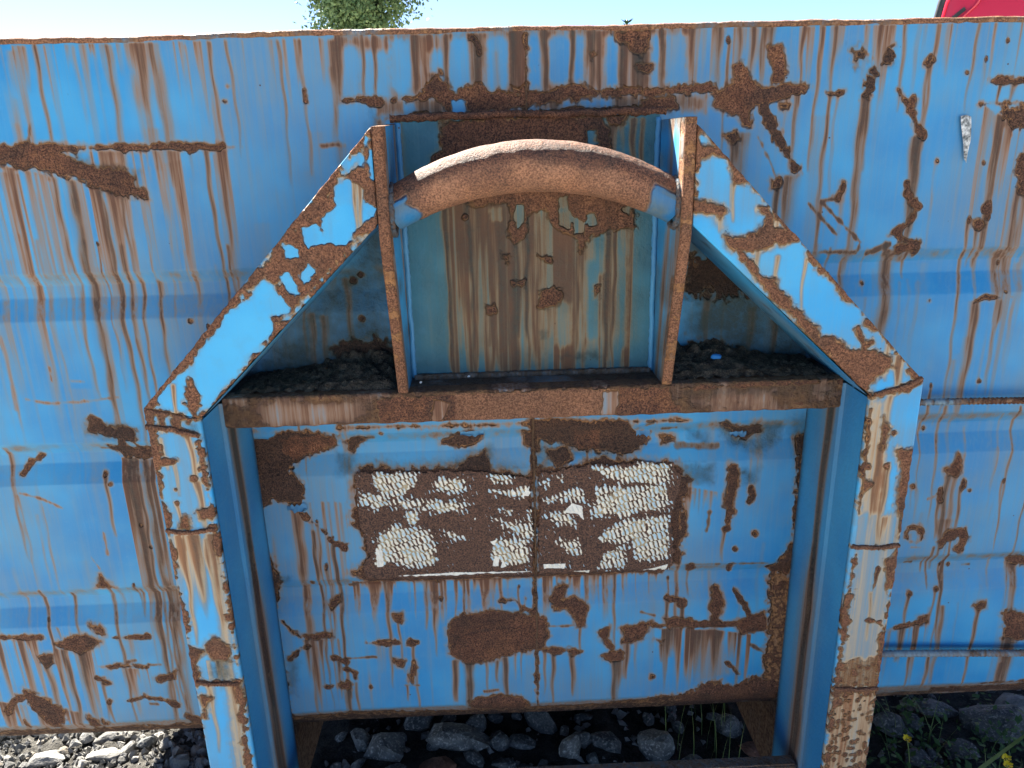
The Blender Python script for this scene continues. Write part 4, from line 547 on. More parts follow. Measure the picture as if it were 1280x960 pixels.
for sx in (-1, 1):
    (xo, zo), (xi, zi) = mitre(sx)
    top_o, top_i = ((-.2035, 1.402), (-.2035, 1.284)) if sx < 0 else ((.2035, 1.397), (.2035, 1.272))
    arm = plate('arm', [(xo, zo), (xi, zi), top_i, top_o], MAT_FR, root, FC)
    arm['label'] = 'left slanting arm, mostly eaten by brown rust' if sx < 0 else 'right slanting arm with large clean blue patch'
    fl = (sx > 0)
    sheet('web', (xi-sx*.0015, DEP+.006, zi-.001), (top_i[0], DEP+.006, top_i[1]), (top_i[0], -.001, top_i[1]), (xi-sx*.0015, -.001, zi-.001), MAT, arm, wear_plain(.02, .1, .05, 0, 71), flip=fl)
    sheet('web', (xo, DEP+.006, zo-.006), (top_o[0], DEP+.006, top_o[1]-.006), (top_o[0], -.001, top_o[1]-.006), (xo, -.001, zo-.006), MAT, arm, wear_plain(.25, .3, .1, 0, 73), flip=not fl)
    post = plate('post', [(xo, .13), (xi, .13), (xi, zi-.0005), (xo, zo-.0005)], MAT_FR, root, FC)
    post['label'] = 'left upright post, blue with rusty edges' if sx < 0 else 'right upright post stained yellow brown'
    # inner side plate with its lap joint and long rust run
    ys = np.concatenate([np.linspace(DEP+.006, -.116, 30), np.linspace(-.1145, -.001, 46)]); zs2 = np.arange(.13, zi, .004); Yg, Zg = np.meshgrid(ys, zs2)
    lap = .0045*np.clip((Yg+.1155)/.001, 0, 1)
    Xg = sx*(.4650-lap)+0*Yg
    nn, mm = Yg.shape; sw = .012*vnoise(nn, mm, 30, 81)
    yc = -.088 if sx < 0 else -.085
    k = np.exp(-(np.abs(Yg-yc+sw*.3)/(.013 if sx < 0 else .011))**2.2); k2 = np.exp(-((Yg-yc)/.032)**2)
    low = np.clip((.86-Zg)/.25, 0, 1)*np.clip((Zg-.42)/.2, 0, 1)
    Rr = np.clip(np.exp(-((Yg-yc+.006*vnoise(nn, mm, 24, 82))/.011)**4)*low*1.15*(1 if sx < 0 else .42), 0, 1)
    A_ = np.stack([Rr, np.clip(.95*k+.62*k2*np.clip(.7+vnoise(nn, mm, 40, 83), 0, 1)+.03, 0, 1), np.clip(.20+.70*k*np.clip(.8+.4*vnoise(nn, mm, 30, 84), 0, 1)+.5*np.clip(1-(-Yg)/.012, 0, 1)+.25*np.clip((Yg+.02)/.02, 0, 1), 0, 1), np.full(Yg.shape, .7)], -1).astype(np.float32)  # base dark level paints recess shade; also darker towards the wall
    grid_obj('side_plate', np.stack([Xg, Yg, Zg], -1), MAT, post, A_, flip=(sx < 0))
    sheet('side_plate', (xo-sx*.003, DEP+.006, .13), (xo-sx*.003, -.001, .13), (xo-sx*.003, -.001, zo), (xo-sx*.003, DEP+.006, zo), MAT, post, wear_plain(.2, .4, .1, 0, 75), flip=(sx > 0))
    # weld beads across the post and at the mitre
    for pts in (([(208, 664), (240, 667), (268, 662)], [(245, 853), (270, 855), (298, 855)], [(182, 533), (215, 537), (248, 545)]) if sx < 0 else ([(1065, 684), (1092, 685), (1124, 682)], [(1043, 860), (1070, 862), (1097, 861)], [(1093, 494), (1110, 489), (1132, 484), (1153, 473)])):
        q = np.array([on_y(x, y, DEP-.0012) for x, y in pts]); tt = np.linspace(0, 1, 40); qq = np.stack([np.interp(tt, np.linspace(0, 1, len(q)), q[:, k_]) for k_ in range(3)], -1); qq[:, 2] += .0012*noise1(40, 5, int(pts[0][0]))
        tube_obj('weld_bead', qq, .0034, MAT_FR, post, 7, (.8, .6, .1, -.5), .16)

# cross beam and its shelf
xb = np.arange(-.4601, .4606, .0016); prof = [(YBM+.10, .9855), (YBM+.004, .9855), (YBM, .989)]+[(YBM, z) for z in np.arange(.9905, 1.030, .0016)]+[(YBM, 1.0305), (YBM+.0025, 1.0335), (YBM+.03, 1.0335)]
Xg = np.repeat(xb[None, :], len(prof), 0); Yg = np.array([p[0] for p in prof])[:, None]+0*Xg; Zg = np.array([p[1] for p in prof])[:, None]+0*Xg
A_ = MC.sample(Xg, Zg); nn, mm = Xg.shape
rr = np.clip((A_[..., 0]-.35)/.3, 0, 1); pit = vnoise(nn, mm, 4, 91)*.6+vnoise(nn, mm, 10, 92)*.6; Yg = Yg-.0014*pit*np.clip(rr+.9*(Xg > .2)+.25, 0, 1); Zg = Zg+.0010*vnoise(nn, mm, 9, 93)*(np.arange(nn)[:, None] < 4)
beam = grid_obj('cross_beam', np.stack([Xg, Yg, Zg], -1), MAT, root, A_)
sheet('shelf_top', (-.4605, YBM+.027, 1.0332), (.4605, YBM+.027, 1.0332), (.4605, -.0005, 1.0332), (-.4605, -.0005, 1.0332), MAT, beam, wear_plain(.28, .6, .62, .6, 95))
# hook plates
for sx in (-1, 1):
    zp = np.arange(1.0335, 1.4056, .0022); nzp = len(zp); yf = np.interp(zp, [1.0335, 1.262, 1.41], [YBM-.001, DEP-.0005, DEP-.0005])
    wv = .0012*noise1(nzp, 12, 101+sx)+.0006*noise1(nzp, 3, 103+sx)
    xi, xo = .188, .2025
    ring = []
    nin = 34
    for kk in range(nin): ring.append((np.full(nzp, xi), -.0005+(yf+.002+.0005)*(kk/(nin-1))))
    ring += [(np.full(nzp, xi+.0022)+wv*.5, yf), (np.full(nzp, xi+.005)+wv*.3, yf-.0006), (np.full(nzp, xi+.0075), yf-.0007+wv*.5), (np.full(nzp, xi+.010), yf-.0006), (np.full(nzp, xo-.002)+wv*.6, yf), (np.full(nzp, xo), yf+.002)]
    for kk in range(1, 12): ring.append((np.full(nzp, xo), yf+.002+(-.0005-yf-.002)*(kk/11)))
    R_ = len(ring); Px = np.stack([sx*r[0] for r in ring], 1); Py = np.stack([r[1] for r in ring], 1); Pz = np.repeat(zp[:, None], R_, 1)
    # rounded, sloping top: front corner clipped on the left plate
    Pz = np.where(Pz > 1.36, 1.36+(Pz-1.36)*np.clip(1+.10*np.clip((Py+.12)/.12, -1, 1)*(1 if sx < 0 else .0), .8, 1.1), Pz)
    A_ = np.zeros((nzp, R_, 4), np.float32); idx = np.arange(R_)
    fr_ = (idx >= nin-1) & (idx <= nin+5)
    cn = noise1(R_, 3, 107+sx)[None, :]*np.ones((nzp, 1)); nlo = vnoise(nzp, R_, 12, 109+sx)
    A_[..., 1] = np.clip(.28+.5*cn+.2*nlo, 0, .9); A_[..., 2] = np.clip(.22+.3*nlo+.35*np.clip((1.16-Pz)/.12, 0, 1), 0, .8)
    A_[:, fr_, 0] = np.clip(.74+.3*noise1(nzp, 7, 111+sx), .40, 1)[:, None]; A_[:, fr_, 1] = .75; A_[:, fr_, 2] = 0; A_[:, fr_, 3] = -.4 if sx < 0 else -.6
    edge_in = (idx >= nin-5) & (idx < nin-1); A_[:, edge_in, 0] = np.clip(.30+.3*noise1(nzp, 9, 113+sx), 0, .8)[:, None]; A_[:, edge_in, 1] = .6
    P3 = np.stack([Px, Py, Pz], -1)
    hp = grid_obj('hook_plate', P3, MAT, root, A_, flip=(sx > 0))
    hp['label'] = 'left upright hook plate beside the bar' if sx < 0 else 'right upright hook plate, its top sunlit orange'
    tp = P3[-1]; h2 = list(range(R_)); # top cap
    strip = np.stack([tp[:nin+3], tp[::-1][:nin+3] if R_-(nin+3) >= nin+3 else np.concatenate([tp[nin+3:][::-1], np.repeat(tp[nin+3:nin+4], max(0, nin+3-(R_-nin-3)), 0)])], 0)
    mesh_obj('plate_top', [tuple(p+np.array([0, 0, .0004])) for p in tp], [tuple(h2) if sx < 0 else tuple(h2[::-1])], MAT, hp, True, np.tile(np.array([.6, .6, 0, -.2], np.float32), (R_, 1)))
    zz = np.linspace(1.036, 1.41, 90); tube_obj('weld_bead', np.stack([np.full(90, sx*.1845)+.0006*noise1(90, 6, 115), np.full(90, YBP-.0025), zz], -1), .0042, MAT, hp, 7, (.12, .15, .1, 0), .10)
    xx = np.linspace(-.008, .008, 8)
# back plate of the hook bay
xs3 = np.arange(-.1875, .1876, .0017); zs3 = np.arange(1.0335, 1.416, .0017); Xg, Zg = np.meshgrid(xs3, zs3); A_ = BPC.sample(Xg, Zg); nn, mm = Xg.shape
rr = np.clip((A_[..., 0]-.35)/.3, 0, 1); Yg = YBP+.0012*vnoise(nn, mm, 70, 121)-rr*(.0005+.0011*(vnoise(nn, mm, 3, 122)*.6+vnoise(nn, mm, 8, 123)*.6))
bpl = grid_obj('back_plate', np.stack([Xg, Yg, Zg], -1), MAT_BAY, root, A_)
sheet('top_flange', (-.1875, YBP-.001, 1.4165), (.1875, YBP-.001, 1.4165), (.1875, -.0005, 1.4165), (-.1875, -.0005, 1.4165), MAT, bpl, wear_plain(.5, .6, .3, .1, 125))
xx = np.linspace(-.195, .195, 130); tube_obj('weld_bead', np.stack([xx, np.full(130, YBP-.002)+.0012*noise1(130, 5, 126), np.full(130, 1.4175)+.0016*noise1(130, 9, 127)], -1), .0050, MAT, bpl, 8, (.78, .7, .15, .05), .16)
xx = np.linspace(-.184, .184, 120); tube_obj('weld_bead', np.stack([xx, np.full(120, YBP-.004), np.full(120, 1.0365)], -1), .0050, MAT, bpl, 7, (.30, .6, .6, .3), .10)
# arched lifting bar
nb, sb = 170, 56; xx = np.linspace(-.190, .190, nb); tt = xx/.19
zc = 1.3505-.053*np.abs(tt)**2.05; rad = .0330-.0060*np.abs(tt)**1.8
pts = np.stack([xx, np.full(nb, -.150), zc], -1); T = np.gradient(pts, axis=0); T /= np.linalg.norm(T, axis=1)[:, None]; Nn = np.cross(T, [0, 1., 0]); th = np.linspace(0, 2*math.pi, sb, endpoint=False)
nzb = vnoise(nb, sb, 7, 131); r2 = rad[:, None]+.0006*nzb+.0002*vnoise(nb, sb, 2.5, 132)
P = pts[:, None]+r2[..., None]*(np.cos(th)[None, :, None]*np.array([0, -1., 0])+np.sin(th)[None, :, None]*(-Nn[:, None]))
ed = np.clip((.152-np.abs(xx[:, None]+.004)+.012*nzb)/.018+.5, 0, 1); ed = np.repeat(ed, 1, 1)*np.ones((1, sb))
A_ = np.stack([np.clip(ed*1.1, 0, 1), np.clip(.15+.2*nzb, 0, 1), np.clip(.30+.3*nzb, 0, .75), np.clip(-.65+.5*vnoise(nb, sb, 16, 133), -1., .1)], -1).astype(np.float32)
under = np.clip((-np.sin(th)-.15)/.35, 0, 1)[None, :]; A_[..., 0] = np.maximum(A_[..., 0], .9*under); A_[..., 3] = A_[..., 3]*(1-under)+.2*under
bar = grid_obj('lifting_bar', P, MAT_BAR, root, A_, wrap=True, flip=True); bar['label'] = 'thick arched lifting bar, orange brown with rust'
for sx in (-1, 1):
    th2 = np.linspace(0, 2*math.pi, 60); tube_obj('weld_bead', np.stack([np.full(60, sx*.1865), -.150+.0285*np.cos(th2), 1.2990+.0315*np.sin(th2)], -1), .0045, MAT, bar, 7, (.35, .4, .35, .2), .14)
# lower tie bar between the posts
box_obj('lower_cross_bar', (-.457, -.118, .262), (.457, -.092, .312), MAT, root, attr=(.40, .5, .3, .2))
# ribbed tie rods on the right side
def rebar(name, a, b, r, wear):
    n = int((b[0]-a[0])/.0012); t = np.linspace(0, 1, n); pts = np.array(a)[None]*(1-t[:, None])+np.array(b)[None]*t[:, None]; pts[:, 2] += .0012*np.sin(t*5)
    seg = 12; th = np.linspace(0, 2*math.pi, seg, endpoint=False); L = (b[0]-a[0])*t
    rib = np.clip(np.cos(2*math.pi*(L[:, None]/.0075+np.sin(th)[None, :]*.35))*2.2-.9, 0, 1); rr = r+.0011*rib+.0008*(np.abs(np.cos(th)) > .93)[None, :]
    P = np.stack([np.repeat(pts[:, :1], seg, 1), pts[:, 1:2]+rr*np.cos(th), pts[:, 2:3]+rr*np.sin(th)], -1)
    nz = noise1(n, 60, 141)[:, None]+.5*vnoise(n, seg, 5, 142); A_ = np.stack([np.clip(wear(t)[:, None]+.35*nz, 0, 1), np.full((n, seg), .5)+.2*nz, np.clip(.15+.2*nz, 0, 1), np.full((n, seg), .2)], -1).astype(np.float32)
    return grid_obj(name, P, MATROD, root, A_, wrap=True, flip=True)
MATROD = paint_mat('tie rod paint', (.24, .34, .38), (.34, .42, .44))
r1 = rebar('tie_rod', (.532, -.022, .957), (1.02, -.022, .951), .0052, lambda t: np.clip(t*2.2-.1, 0, .8)); r1['label'] = 'upper ribbed steel tie rod'
r2_ = rebar('tie_rod', (.532, -.020, .466), (1.02, -.020, .448), .0060, lambda t: .15+0*t); r2_['label'] = 'lower ribbed steel tie rod, greyer'
# bent lugs and torn paint lips: peeled paint flakes on the wall under the beam
FL = MAT
def flake(px, py, wpx, hpx, lift, seed):
    g = np.random.default_rng(seed); c = on_y(px, py); w2, h2 = wpx*.0013/2, hpx*.0013/2; n = 9
    P = []; 
    for i in range(4):
        for j in range(n):
            u = j/(n-1)*2-1; v = i/3; P.append((c[0]+u*w2, wall_face(c[0], c[2])-.002-lift*v*v*(1-.5*u*u), c[2]+h2*(1-2*v)*(1-.25*u*u)+.002*g.normal()))
    return mesh_obj('paint_flake', P, [tuple(q) for q in grid_faces(4, n)], MAT, wall, True, np.tile(np.array([.1, .2, .1, 0], np.float32), (len(P), 1)))
for k, f_ in enumerate(((590, 541, 30, 7, .004), (805, 541, 18, 10, .004), (372, 634, 26, 8, .005), (925, 545, 22, 6, .003))): flake(*f_, 700+k)
# ------------------------------------------------------------------ dirt and litter lying on the shelf
SOIL = simple_mat('dark soil and litter', (.022, .020, .018), (.10, .082, .062), 70, .95, .006, .15, c3=(.17, .13, .09))
def soil(x0, x1, seed, peak, label):
    n, m = 40, 90; X, Y = np.meshgrid(np.linspace(x0, x1, m), np.linspace(-.098, -.002, n)); u = (X-x0)/(x1-x0)
    h = (.004+.028*np.clip((Y+.11)/.10, 0, 1)**1.3*np.exp(-((u-peak)/.38)**2))*np.clip(np.minimum(u, 1-u)/.05, 0, 1)*np.clip((Y+.098)/.012, 0, 1)
    h = h*(1+.35*vnoise(n, m, 5, seed))+.004*np.clip(vnoise(n, m, 2.2, seed+1), 0, 1)+.001
    V = np.stack([X, Y, 1.0335+h], -1).reshape(-1, 3); F = grid_faces(n, m); base = len(V); V = list(V); F = [tuple(q) for q in F]; g = np.random.default_rng(seed)
    for k in range(260):
        x = g.uniform(x0+.01, x1-.01); y = g.uniform(-.095, -.006); z = 1.0335+.003+.025*max(0, (y+.11)/.10)*math.exp(-(((x-x0)/(x1-x0)-peak)/.38)**2)+g.uniform(0, .006); s = g.uniform(.002, .007); a = g.uniform(0, 6.3); tx = np.array([math.cos(a), math.sin(a), g.uniform(-.6, .6)])*s; ty = np.array([-math.sin(a), math.cos(a), g.uniform(-.6, .6)])*s*.5; c = np.array([x, y, z]); b0 = len(V)
        V += [c-tx, c-ty, c+tx, c+ty]; F.append((b0, b0+1, b0+2, b0+3))
    o = mesh_obj('leaf_litter', V, F, SOIL, None, True); tag(o, label, 'leaf litter', kind='stuff')
soil(-.448, -.206, 151, .80, 'dark rotten leaf litter on the shelf left of the hook bay'); soil(.206, .448, 153, .25, 'dark rotten leaf litter on the shelf right of the hook bay')
BLU = simple_mat('faded blue plastic', (.03, .17, .5), (.04, .24, .6), 40, .5, 0)
def rock_mesh(name, seed, flat=.75, sub=2, rough=.22):
    import bmesh
    g = np.random.default_rng(seed); bm = bmesh.new(); bmesh.ops.create_icosphere(bm, subdivisions=sub, radius=1.)
    planes = [(g.normal(size=3), g.uniform(.55, .85)) for _ in range(9)]
    for v in bm.verts:
        p = np.array(v.co)
        for nrm, d in planes:
            nrm = nrm/np.linalg.norm(nrm); k = p@nrm
            if k > d: p = p-nrm*(k-d)
        p = p*(1+rough*.18*g.normal()); p *= np.array([1, .8, flat]); v.co = Vector(p)
    me = bpy.data.meshes.new(name); bm.to_mesh(me); bm.free(); return me
cap = bpy.data.objects.new('blue_cap', rock_mesh('blue_cap', 5, .7, 2, .05)); cap.data.materials.append(BLU); COL.objects.link(cap); pc = on_y(895, 447, -.055); cap.location = pc; cap.scale = (.010, .009, .009); tag(cap, 'small blue plastic cap in the litter on the right shelf', 'cap')
PEB = simple_mat('white pebble', (.7, .7, .68), (.85, .85, .82), 80, .6, 0)
for k, (px, py, lb) in enumerate(((526, 478, 'tiny white pebble at the left end of the hook bay shelf'), (586, 470, 'tiny white pebble against the back plate above the hook bay shelf'))):
    o = bpy.data.objects.new('pebble', rock_mesh('pebble', 20+k, .8, 1, .1)); o.data.materials.append(PEB); COL.objects.link(o); q = on_z(px, py, 1.0375); q[1] = min(q[1], YBP-.012); o.location = (q[0], q[1], 1.0375); o.scale = (.0028,)*3; tag(o, lb, 'pebble')

# ------------------------------------------------------------------ stones on the ground
SOILG = simple_mat('soil with painted shade', (.014, .015, .015), (.045, .045, .042), 40, .95, .01, .15, c3=(.06, .058, .05))  # ground sheet coloured dark to paint in the shade below the container
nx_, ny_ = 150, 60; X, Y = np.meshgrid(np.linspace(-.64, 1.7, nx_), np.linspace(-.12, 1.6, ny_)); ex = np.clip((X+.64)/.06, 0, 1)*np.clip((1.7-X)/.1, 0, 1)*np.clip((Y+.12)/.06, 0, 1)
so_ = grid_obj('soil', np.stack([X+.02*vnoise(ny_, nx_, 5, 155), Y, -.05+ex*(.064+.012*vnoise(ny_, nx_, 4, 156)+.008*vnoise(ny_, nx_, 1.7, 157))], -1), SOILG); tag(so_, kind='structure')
GB = simple_mat('dusty gravel bed', (.03, .029, .027), (.08, .077, .07), 60, .95, .01, .15, c3=(.12, .115, .10))
X, Y = np.meshgrid(np.linspace(-2.2, -.60, 110), np.linspace(-.3, 1.8, 120)); ex = np.clip((X+2.2)/.2, 0, 1)*np.clip((-.60-X)/.05, 0, 1)*np.clip((Y+.3)/.2, 0, 1)*np.clip((1.8-Y)/.2, 0, 1)
gb_ = grid_obj('gravel_bed', np.stack([X, Y, -.05+ex*(.060+.010*vnoise(120, 110, 4, 158)+.006*vnoise(120, 110, 1.6, 159))], -1), GB); tag(gb_, kind='structure')
ST_M = simple_mat('shaded grey stone', (.06, .064, .065), (.14, .145, .142), 26, .85, .008, .3, c3=(.30, .30, .28))  # grey lowered: shade under the wall is mixed into the stone colour
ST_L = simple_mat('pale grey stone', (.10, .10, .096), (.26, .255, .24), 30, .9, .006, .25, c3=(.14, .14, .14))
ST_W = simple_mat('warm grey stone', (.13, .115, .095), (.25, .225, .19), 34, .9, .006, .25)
ST_D = simple_mat('dark stone with painted shade', (.035, .04, .043), (.10, .105, .105), 26, .85, .008, .3, c3=(.20, .20, .19))  # darkest stone grey, with the shade of the gap painted in
ST_R = simple_mat('red brown stone', (.10, .05, .035), (.20, .10, .065), 26, .9, .008, .25)
MESH = {}
for k in range(7):
    for nm, mt in (('M', ST_M), ('L', ST_L), ('W', ST_W), ('D', ST_D), ('R', ST_R)):
        me = rock_mesh('stone', 300+k, .55+.06*(k % 4), 2, .3); me.materials.append(mt); MESH[nm, k] = me
def stone(kind, k, x, y, r, label, group=None, sx=1., sz=1., rz=None, name='stone', z=None):
    o = bpy.data.objects.new(name, MESH[kind, k % 7]); COL.objects.link(o); o.location = (x, y, .012+(r*.30*sz if z is None else z)); o.scale = (r*sx, r, r*sz); o.rotation_euler = (random.uniform(-.25, .25), random.uniform(-.25, .25), random.uniform(0, 6.28) if rz is None else rz)
    tag(o, label, 'stone', group); return o
placed = []
def free(x, y, r):
    for a, b_, c in placed:
        if (x-a)**2+(y-b_)**2 < (.72*(r+c))**2: return False
    placed.append((x, y, r)); return True
# distinct larger stones, sited where the photograph shows them
big = [('M', 0, 570, 925, .066, 1.25, .85, 'large rounded grey boulder in the dark gap left of centre under the wall'), ('M', 1, 480, 935, .056, 1.2, .8, 'dark boulder at the far left of the gap between the posts'), ('R', 2, 545, 958, .045, 1.2, .7, 'red brown stone in front of the large boulder under the wall'), ('M', 3, 712, 935, .040, 1., 1.1, 'upright rounded grey stone in the middle of the gap under the wall'), ('M', 4, 822, 932, .056, .95, 1., 'angular slate block with pale edges right of the gap centre'), ('D', 5, 762, 925, .040, 1.2, .7, 'flat dark stone between the upright stone and the slate block'), ('R', 6, 955, 938, .045, 1.2, .7, 'brown stone beside the right post under the wall'), ('D', 0, 650, 925, .032, 1.2, .7, 'small dark stone right of the large boulder'), ('D', 2, 630, 950, .028, 1.2, .6, 'flat grey stone below the large boulder'),
       ('L', 1, 55, 945, .036, 1.6, .6, 'long pale slab lying in the sunlit gravel at far left'), ('L', 2, 130, 940, .032, 1.5, .6, 'pale broken slab in the middle of the sunlit gravel'), ('D', 3, 183, 925, .026, 1., .9, 'small dark angular stone at the back of the sunlit gravel'), ('L', 4, 225, 950, .034, 1., .9, 'grey stone at the right end of the sunlit gravel'),
       ('D', 4, 1245, 905, .075, 1.2, .9, 'pale streaked boulder at the lower right corner'), ('L', 5, 1272, 880, .050, 1.2, .7, 'pale rock at the right edge under the wall'), ('D', 6, 1115, 905, .045, 1., 1., 'dark upright stone just right of the right post'), ('D', 0, 1170, 885, .050, 1.3, .7, 'dark flat rock under the wall right of the right post'), ('D', 1, 1150, 945, .040, 1.2, .6, 'dark stone among the weeds right of the right post'), ('D', 5, 1205, 935, .042, 1.1, .8, 'grey stone in front of the weeds at right')]
for kd, k, px, py, r, sx, sz, lb in big:
    q = on_z(px, py, .03); placed.append((q[0], q[1], r*.8)); stone(kd, k, q[0], q[1], r, lb, None, sx, sz, random.uniform(-.3, .3), 'boulder' if r > .045 else 'stone', r*.42*sz)
cnt = 0
for t in range(6000):
    if cnt >= 150: break
    x = random.uniform(-1.42, -.60); y = random.uniform(.16, .62); r = random.choice((.012, .014, .016, .019, .022, .028))
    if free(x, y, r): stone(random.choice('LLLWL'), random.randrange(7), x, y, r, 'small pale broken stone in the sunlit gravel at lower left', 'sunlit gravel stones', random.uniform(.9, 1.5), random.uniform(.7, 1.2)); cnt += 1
cnt = 0
for t in range(9000):
    if cnt >= 90: break
    x = random.uniform(-.5, .52); y = random.uniform(.14, .70); r = random.choice((.016, .020, .026, .034, .044))
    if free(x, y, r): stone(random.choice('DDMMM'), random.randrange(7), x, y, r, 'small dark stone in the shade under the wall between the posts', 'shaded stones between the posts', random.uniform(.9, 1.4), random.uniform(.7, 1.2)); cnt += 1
cnt = 0
for t in range(6000):
    if cnt >= 40: break
    x = random.uniform(.56, 1.5); y = random.uniform(.02, .7); r = random.choice((.014, .018, .024, .032))
    if free(x, y, r): stone(random.choice('DDDL'), random.randrange(7), x, y, r, 'small stone in the shade right of the right post', 'shaded stones right of the post', random.uniform(.9, 1.4), random.uniform(.7, 1.2)); cnt += 1
# fine gravel between them
V = []; F = []; g = np.random.default_rng(161)
tet = np.array([(1, 0, -.5), (-.6, .8, -.5), (-.6, -.8, -.4), (.1, .1, .8), (.5, .6, .3), (-.4, -.2, .6)])
fcs = [(0, 1, 2), (0, 4, 1), (0, 3, 4), (4, 3, 1), (1, 5, 2), (1, 3, 5), (2, 5, 0), (5, 3, 0)]
for k in range(12000):
    x = g.uniform(-1.6, 1.5); y = g.uniform(.0, .9)
    z0_ = .010
    if x > -.6 and g.random() < .80: continue
    if k % 3 == 0: x = g.uniform(-1.45, -.62); y = g.uniform(.12, .60); z0_ = g.uniform(.010, .022)
    s = g.uniform(.0035, .010) if k % 5 else g.uniform(.009, .017); a = g.uniform(0, 6.3); c, s_ = math.cos(a), math.sin(a); b0 = len(V)
    for p in tet*(1+.25*g.normal(size=(6, 3))): V.append((x+s*(p[0]*c-p[1]*s_), y+s*(p[0]*s_+p[1]*c), z0_+s*(p[2]*.8+.3)))
    F += [tuple(b0+i for i in f) for f in fcs]
o = mesh_obj('gravel', V, F, ST_L, None, False); tag(o, 'fine pale gravel scattered over the ground under the wall', 'gravel', kind='stuff')

# ------------------------------------------------------------------ weeds and flowers
LEAF = simple_mat('weed leaf', (.020, .055, .014), (.055, .110, .028), 40, .7, 0, .3)
BLADE = simple_mat('grass blade', (.08, .14, .035), (.16, .20, .07), 30, .6, 0, .3)
def blades(n, region, hr, seed, label, name, mat, wd=.0022, lean=.5):
    g = np.random.default_rng(seed); V = []; F = []
    for k in range(n):
        x = g.uniform(*region[0]); y = g.uniform(*region[1]); h = g.uniform(*hr); a = g.uniform(0, 6.3); ln = g.uniform(.1, lean)*h; w2 = wd*g.uniform(.6, 1.3); px, py = -math.sin(a)*w2, math.cos(a)*w2; b0 = len(V); S = 5
        for i in range(S):
            t = i/(S-1); cx = x+math.cos(a)*ln*t*t; cyy = y+math.sin(a)*ln*t*t; cz = h*t*(1-.15*t); q = 1-t*.92; V += [(cx-px*q, cyy-py*q, cz), (cx+px*q, cyy+py*q, cz)]
        for i in range(S-1): F.append((b0+2*i, b0+2*i+1, b0+2*i+3, b0+2*i+2))
    o = mesh_obj(name, V, F, mat, None, True); tag(o, label, 'grass', kind='stuff'); return o
blades(16, ((.30, .47), (.10, .30)), (.16, .30), 171, 'thin dry grass stalks in the dark gap beside the right post', 'grass', BLADE, .0012, .25)
blades(70, ((.66, 1.2), (-.02, .28)), (.05, .15), 172, 'sparse green grass blades among the rocks at lower right', 'grass', BLADE, .0014, .6)
def leafy(cx, cyy, n, rx, h, seed, label):
    g = np.random.default_rng(seed); V = []; F = []
    for k in range(n):
        x = cx+g.normal()*rx*.5; y = cyy+g.normal()*rx*.5; z = abs(g.normal())*h*.5+.008; s = g.uniform(.004, .011); a = g.uniform(0, 6.3); t = g.uniform(-.7, .7); d = np.array([math.cos(a), math.sin(a), t])*s; e = np.array([-math.sin(a), math.cos(a), g.uniform(-.5, .5)])*s*.55; c = np.array([x, y, z]); b0 = len(V)
        V += [c-d, c-e, c+d, c+e]; F.append((b0, b0+1, b0+2, b0+3))
    o = mesh_obj('weed_patch', V, F, LEAF, None, True); tag(o, label, 'weeds', kind='stuff')
leafy(.78, .06, 420, .12, .07, 181, 'low leafy green weeds just right of the right post'); leafy(.95, .05, 480, .14, .08, 182, 'low leafy green weeds at the lower right'); leafy(1.10, .20, 250, .12, .10, 183, 'leafy green weeds beside the pale boulder'); leafy(.90, .26, 180, .10, .12, 184, 'green weeds growing against the rocks under the right wall')
leafy(-.66, .20, 60, .05, .06, 185, 'few green weed leaves beside the left post in the gravel')
YEL = simple_mat('yellow petal', (.80, .62, .02), (.90, .72, .04), 90, .6, 0, .2)
def flower(px, py, Y, label):
    q = on_y(px, py, Y); r = empty('yellow_flower', (q[0]+.02, Y, 0)); tag(r, label, 'flower', 'yellow wild flowers')
    zz = np.linspace(0, q[2], 12); pts = np.stack([-.02*(zz/q[2])**2, 0*zz, zz], -1); tube_obj('stem', pts, .0011, BLADE, r, 5)
    V = []; F = []; g = np.random.default_rng(int(px))
    for k in range(16):
        a = k*2.4; s = .0055; c = np.array([-.02+.003*math.cos(a), .003*math.sin(a), q[2]+.009*(k/16)-.004]); d = np.array([math.cos(a), math.sin(a), .5])*s; e = np.array([-math.sin(a), math.cos(a), 0])*s*.6; b0 = len(V); V += [c, c+d*.6-e, c+d*1.1, c+d*.6+e]; F.append((b0, b0+1, b0+2, b0+3))
    mesh_obj('petals', V, F, YEL, r, True)
flower(1258, 948, .02, 'yellow flower spike at the lower right corner'); flower(1260, 957, .01, 'second yellow flower head just below the corner spike'); flower(1134, 924, .10, 'small single yellow flower right of the right post')
# long leaning green blade at lower right
a = on_y(1230, 958, .02); c = on_y(1280, 921, .02); tt = np.linspace(-.6, 1.1, 14); pts = np.stack([a[0]+(c[0]-a[0])*tt, np.full(14, .02), a[2]+(c[2]-a[2])*tt], -1); wd = .0028*(1-np.clip(tt, 0, 1)*.7)
V = []; 
for i in range(14): V += [(pts[i, 0], .018, pts[i, 2]-wd[i]), (pts[i, 0], .024, pts[i, 2]+wd[i])]
o = mesh_obj('grass_blade', V, [(2*i, 2*i+1, 2*i+3, 2*i+2) for i in range(13)], BLADE, None, True); tag(o, 'one broad green grass blade leaning across the lower right corner', 'grass')

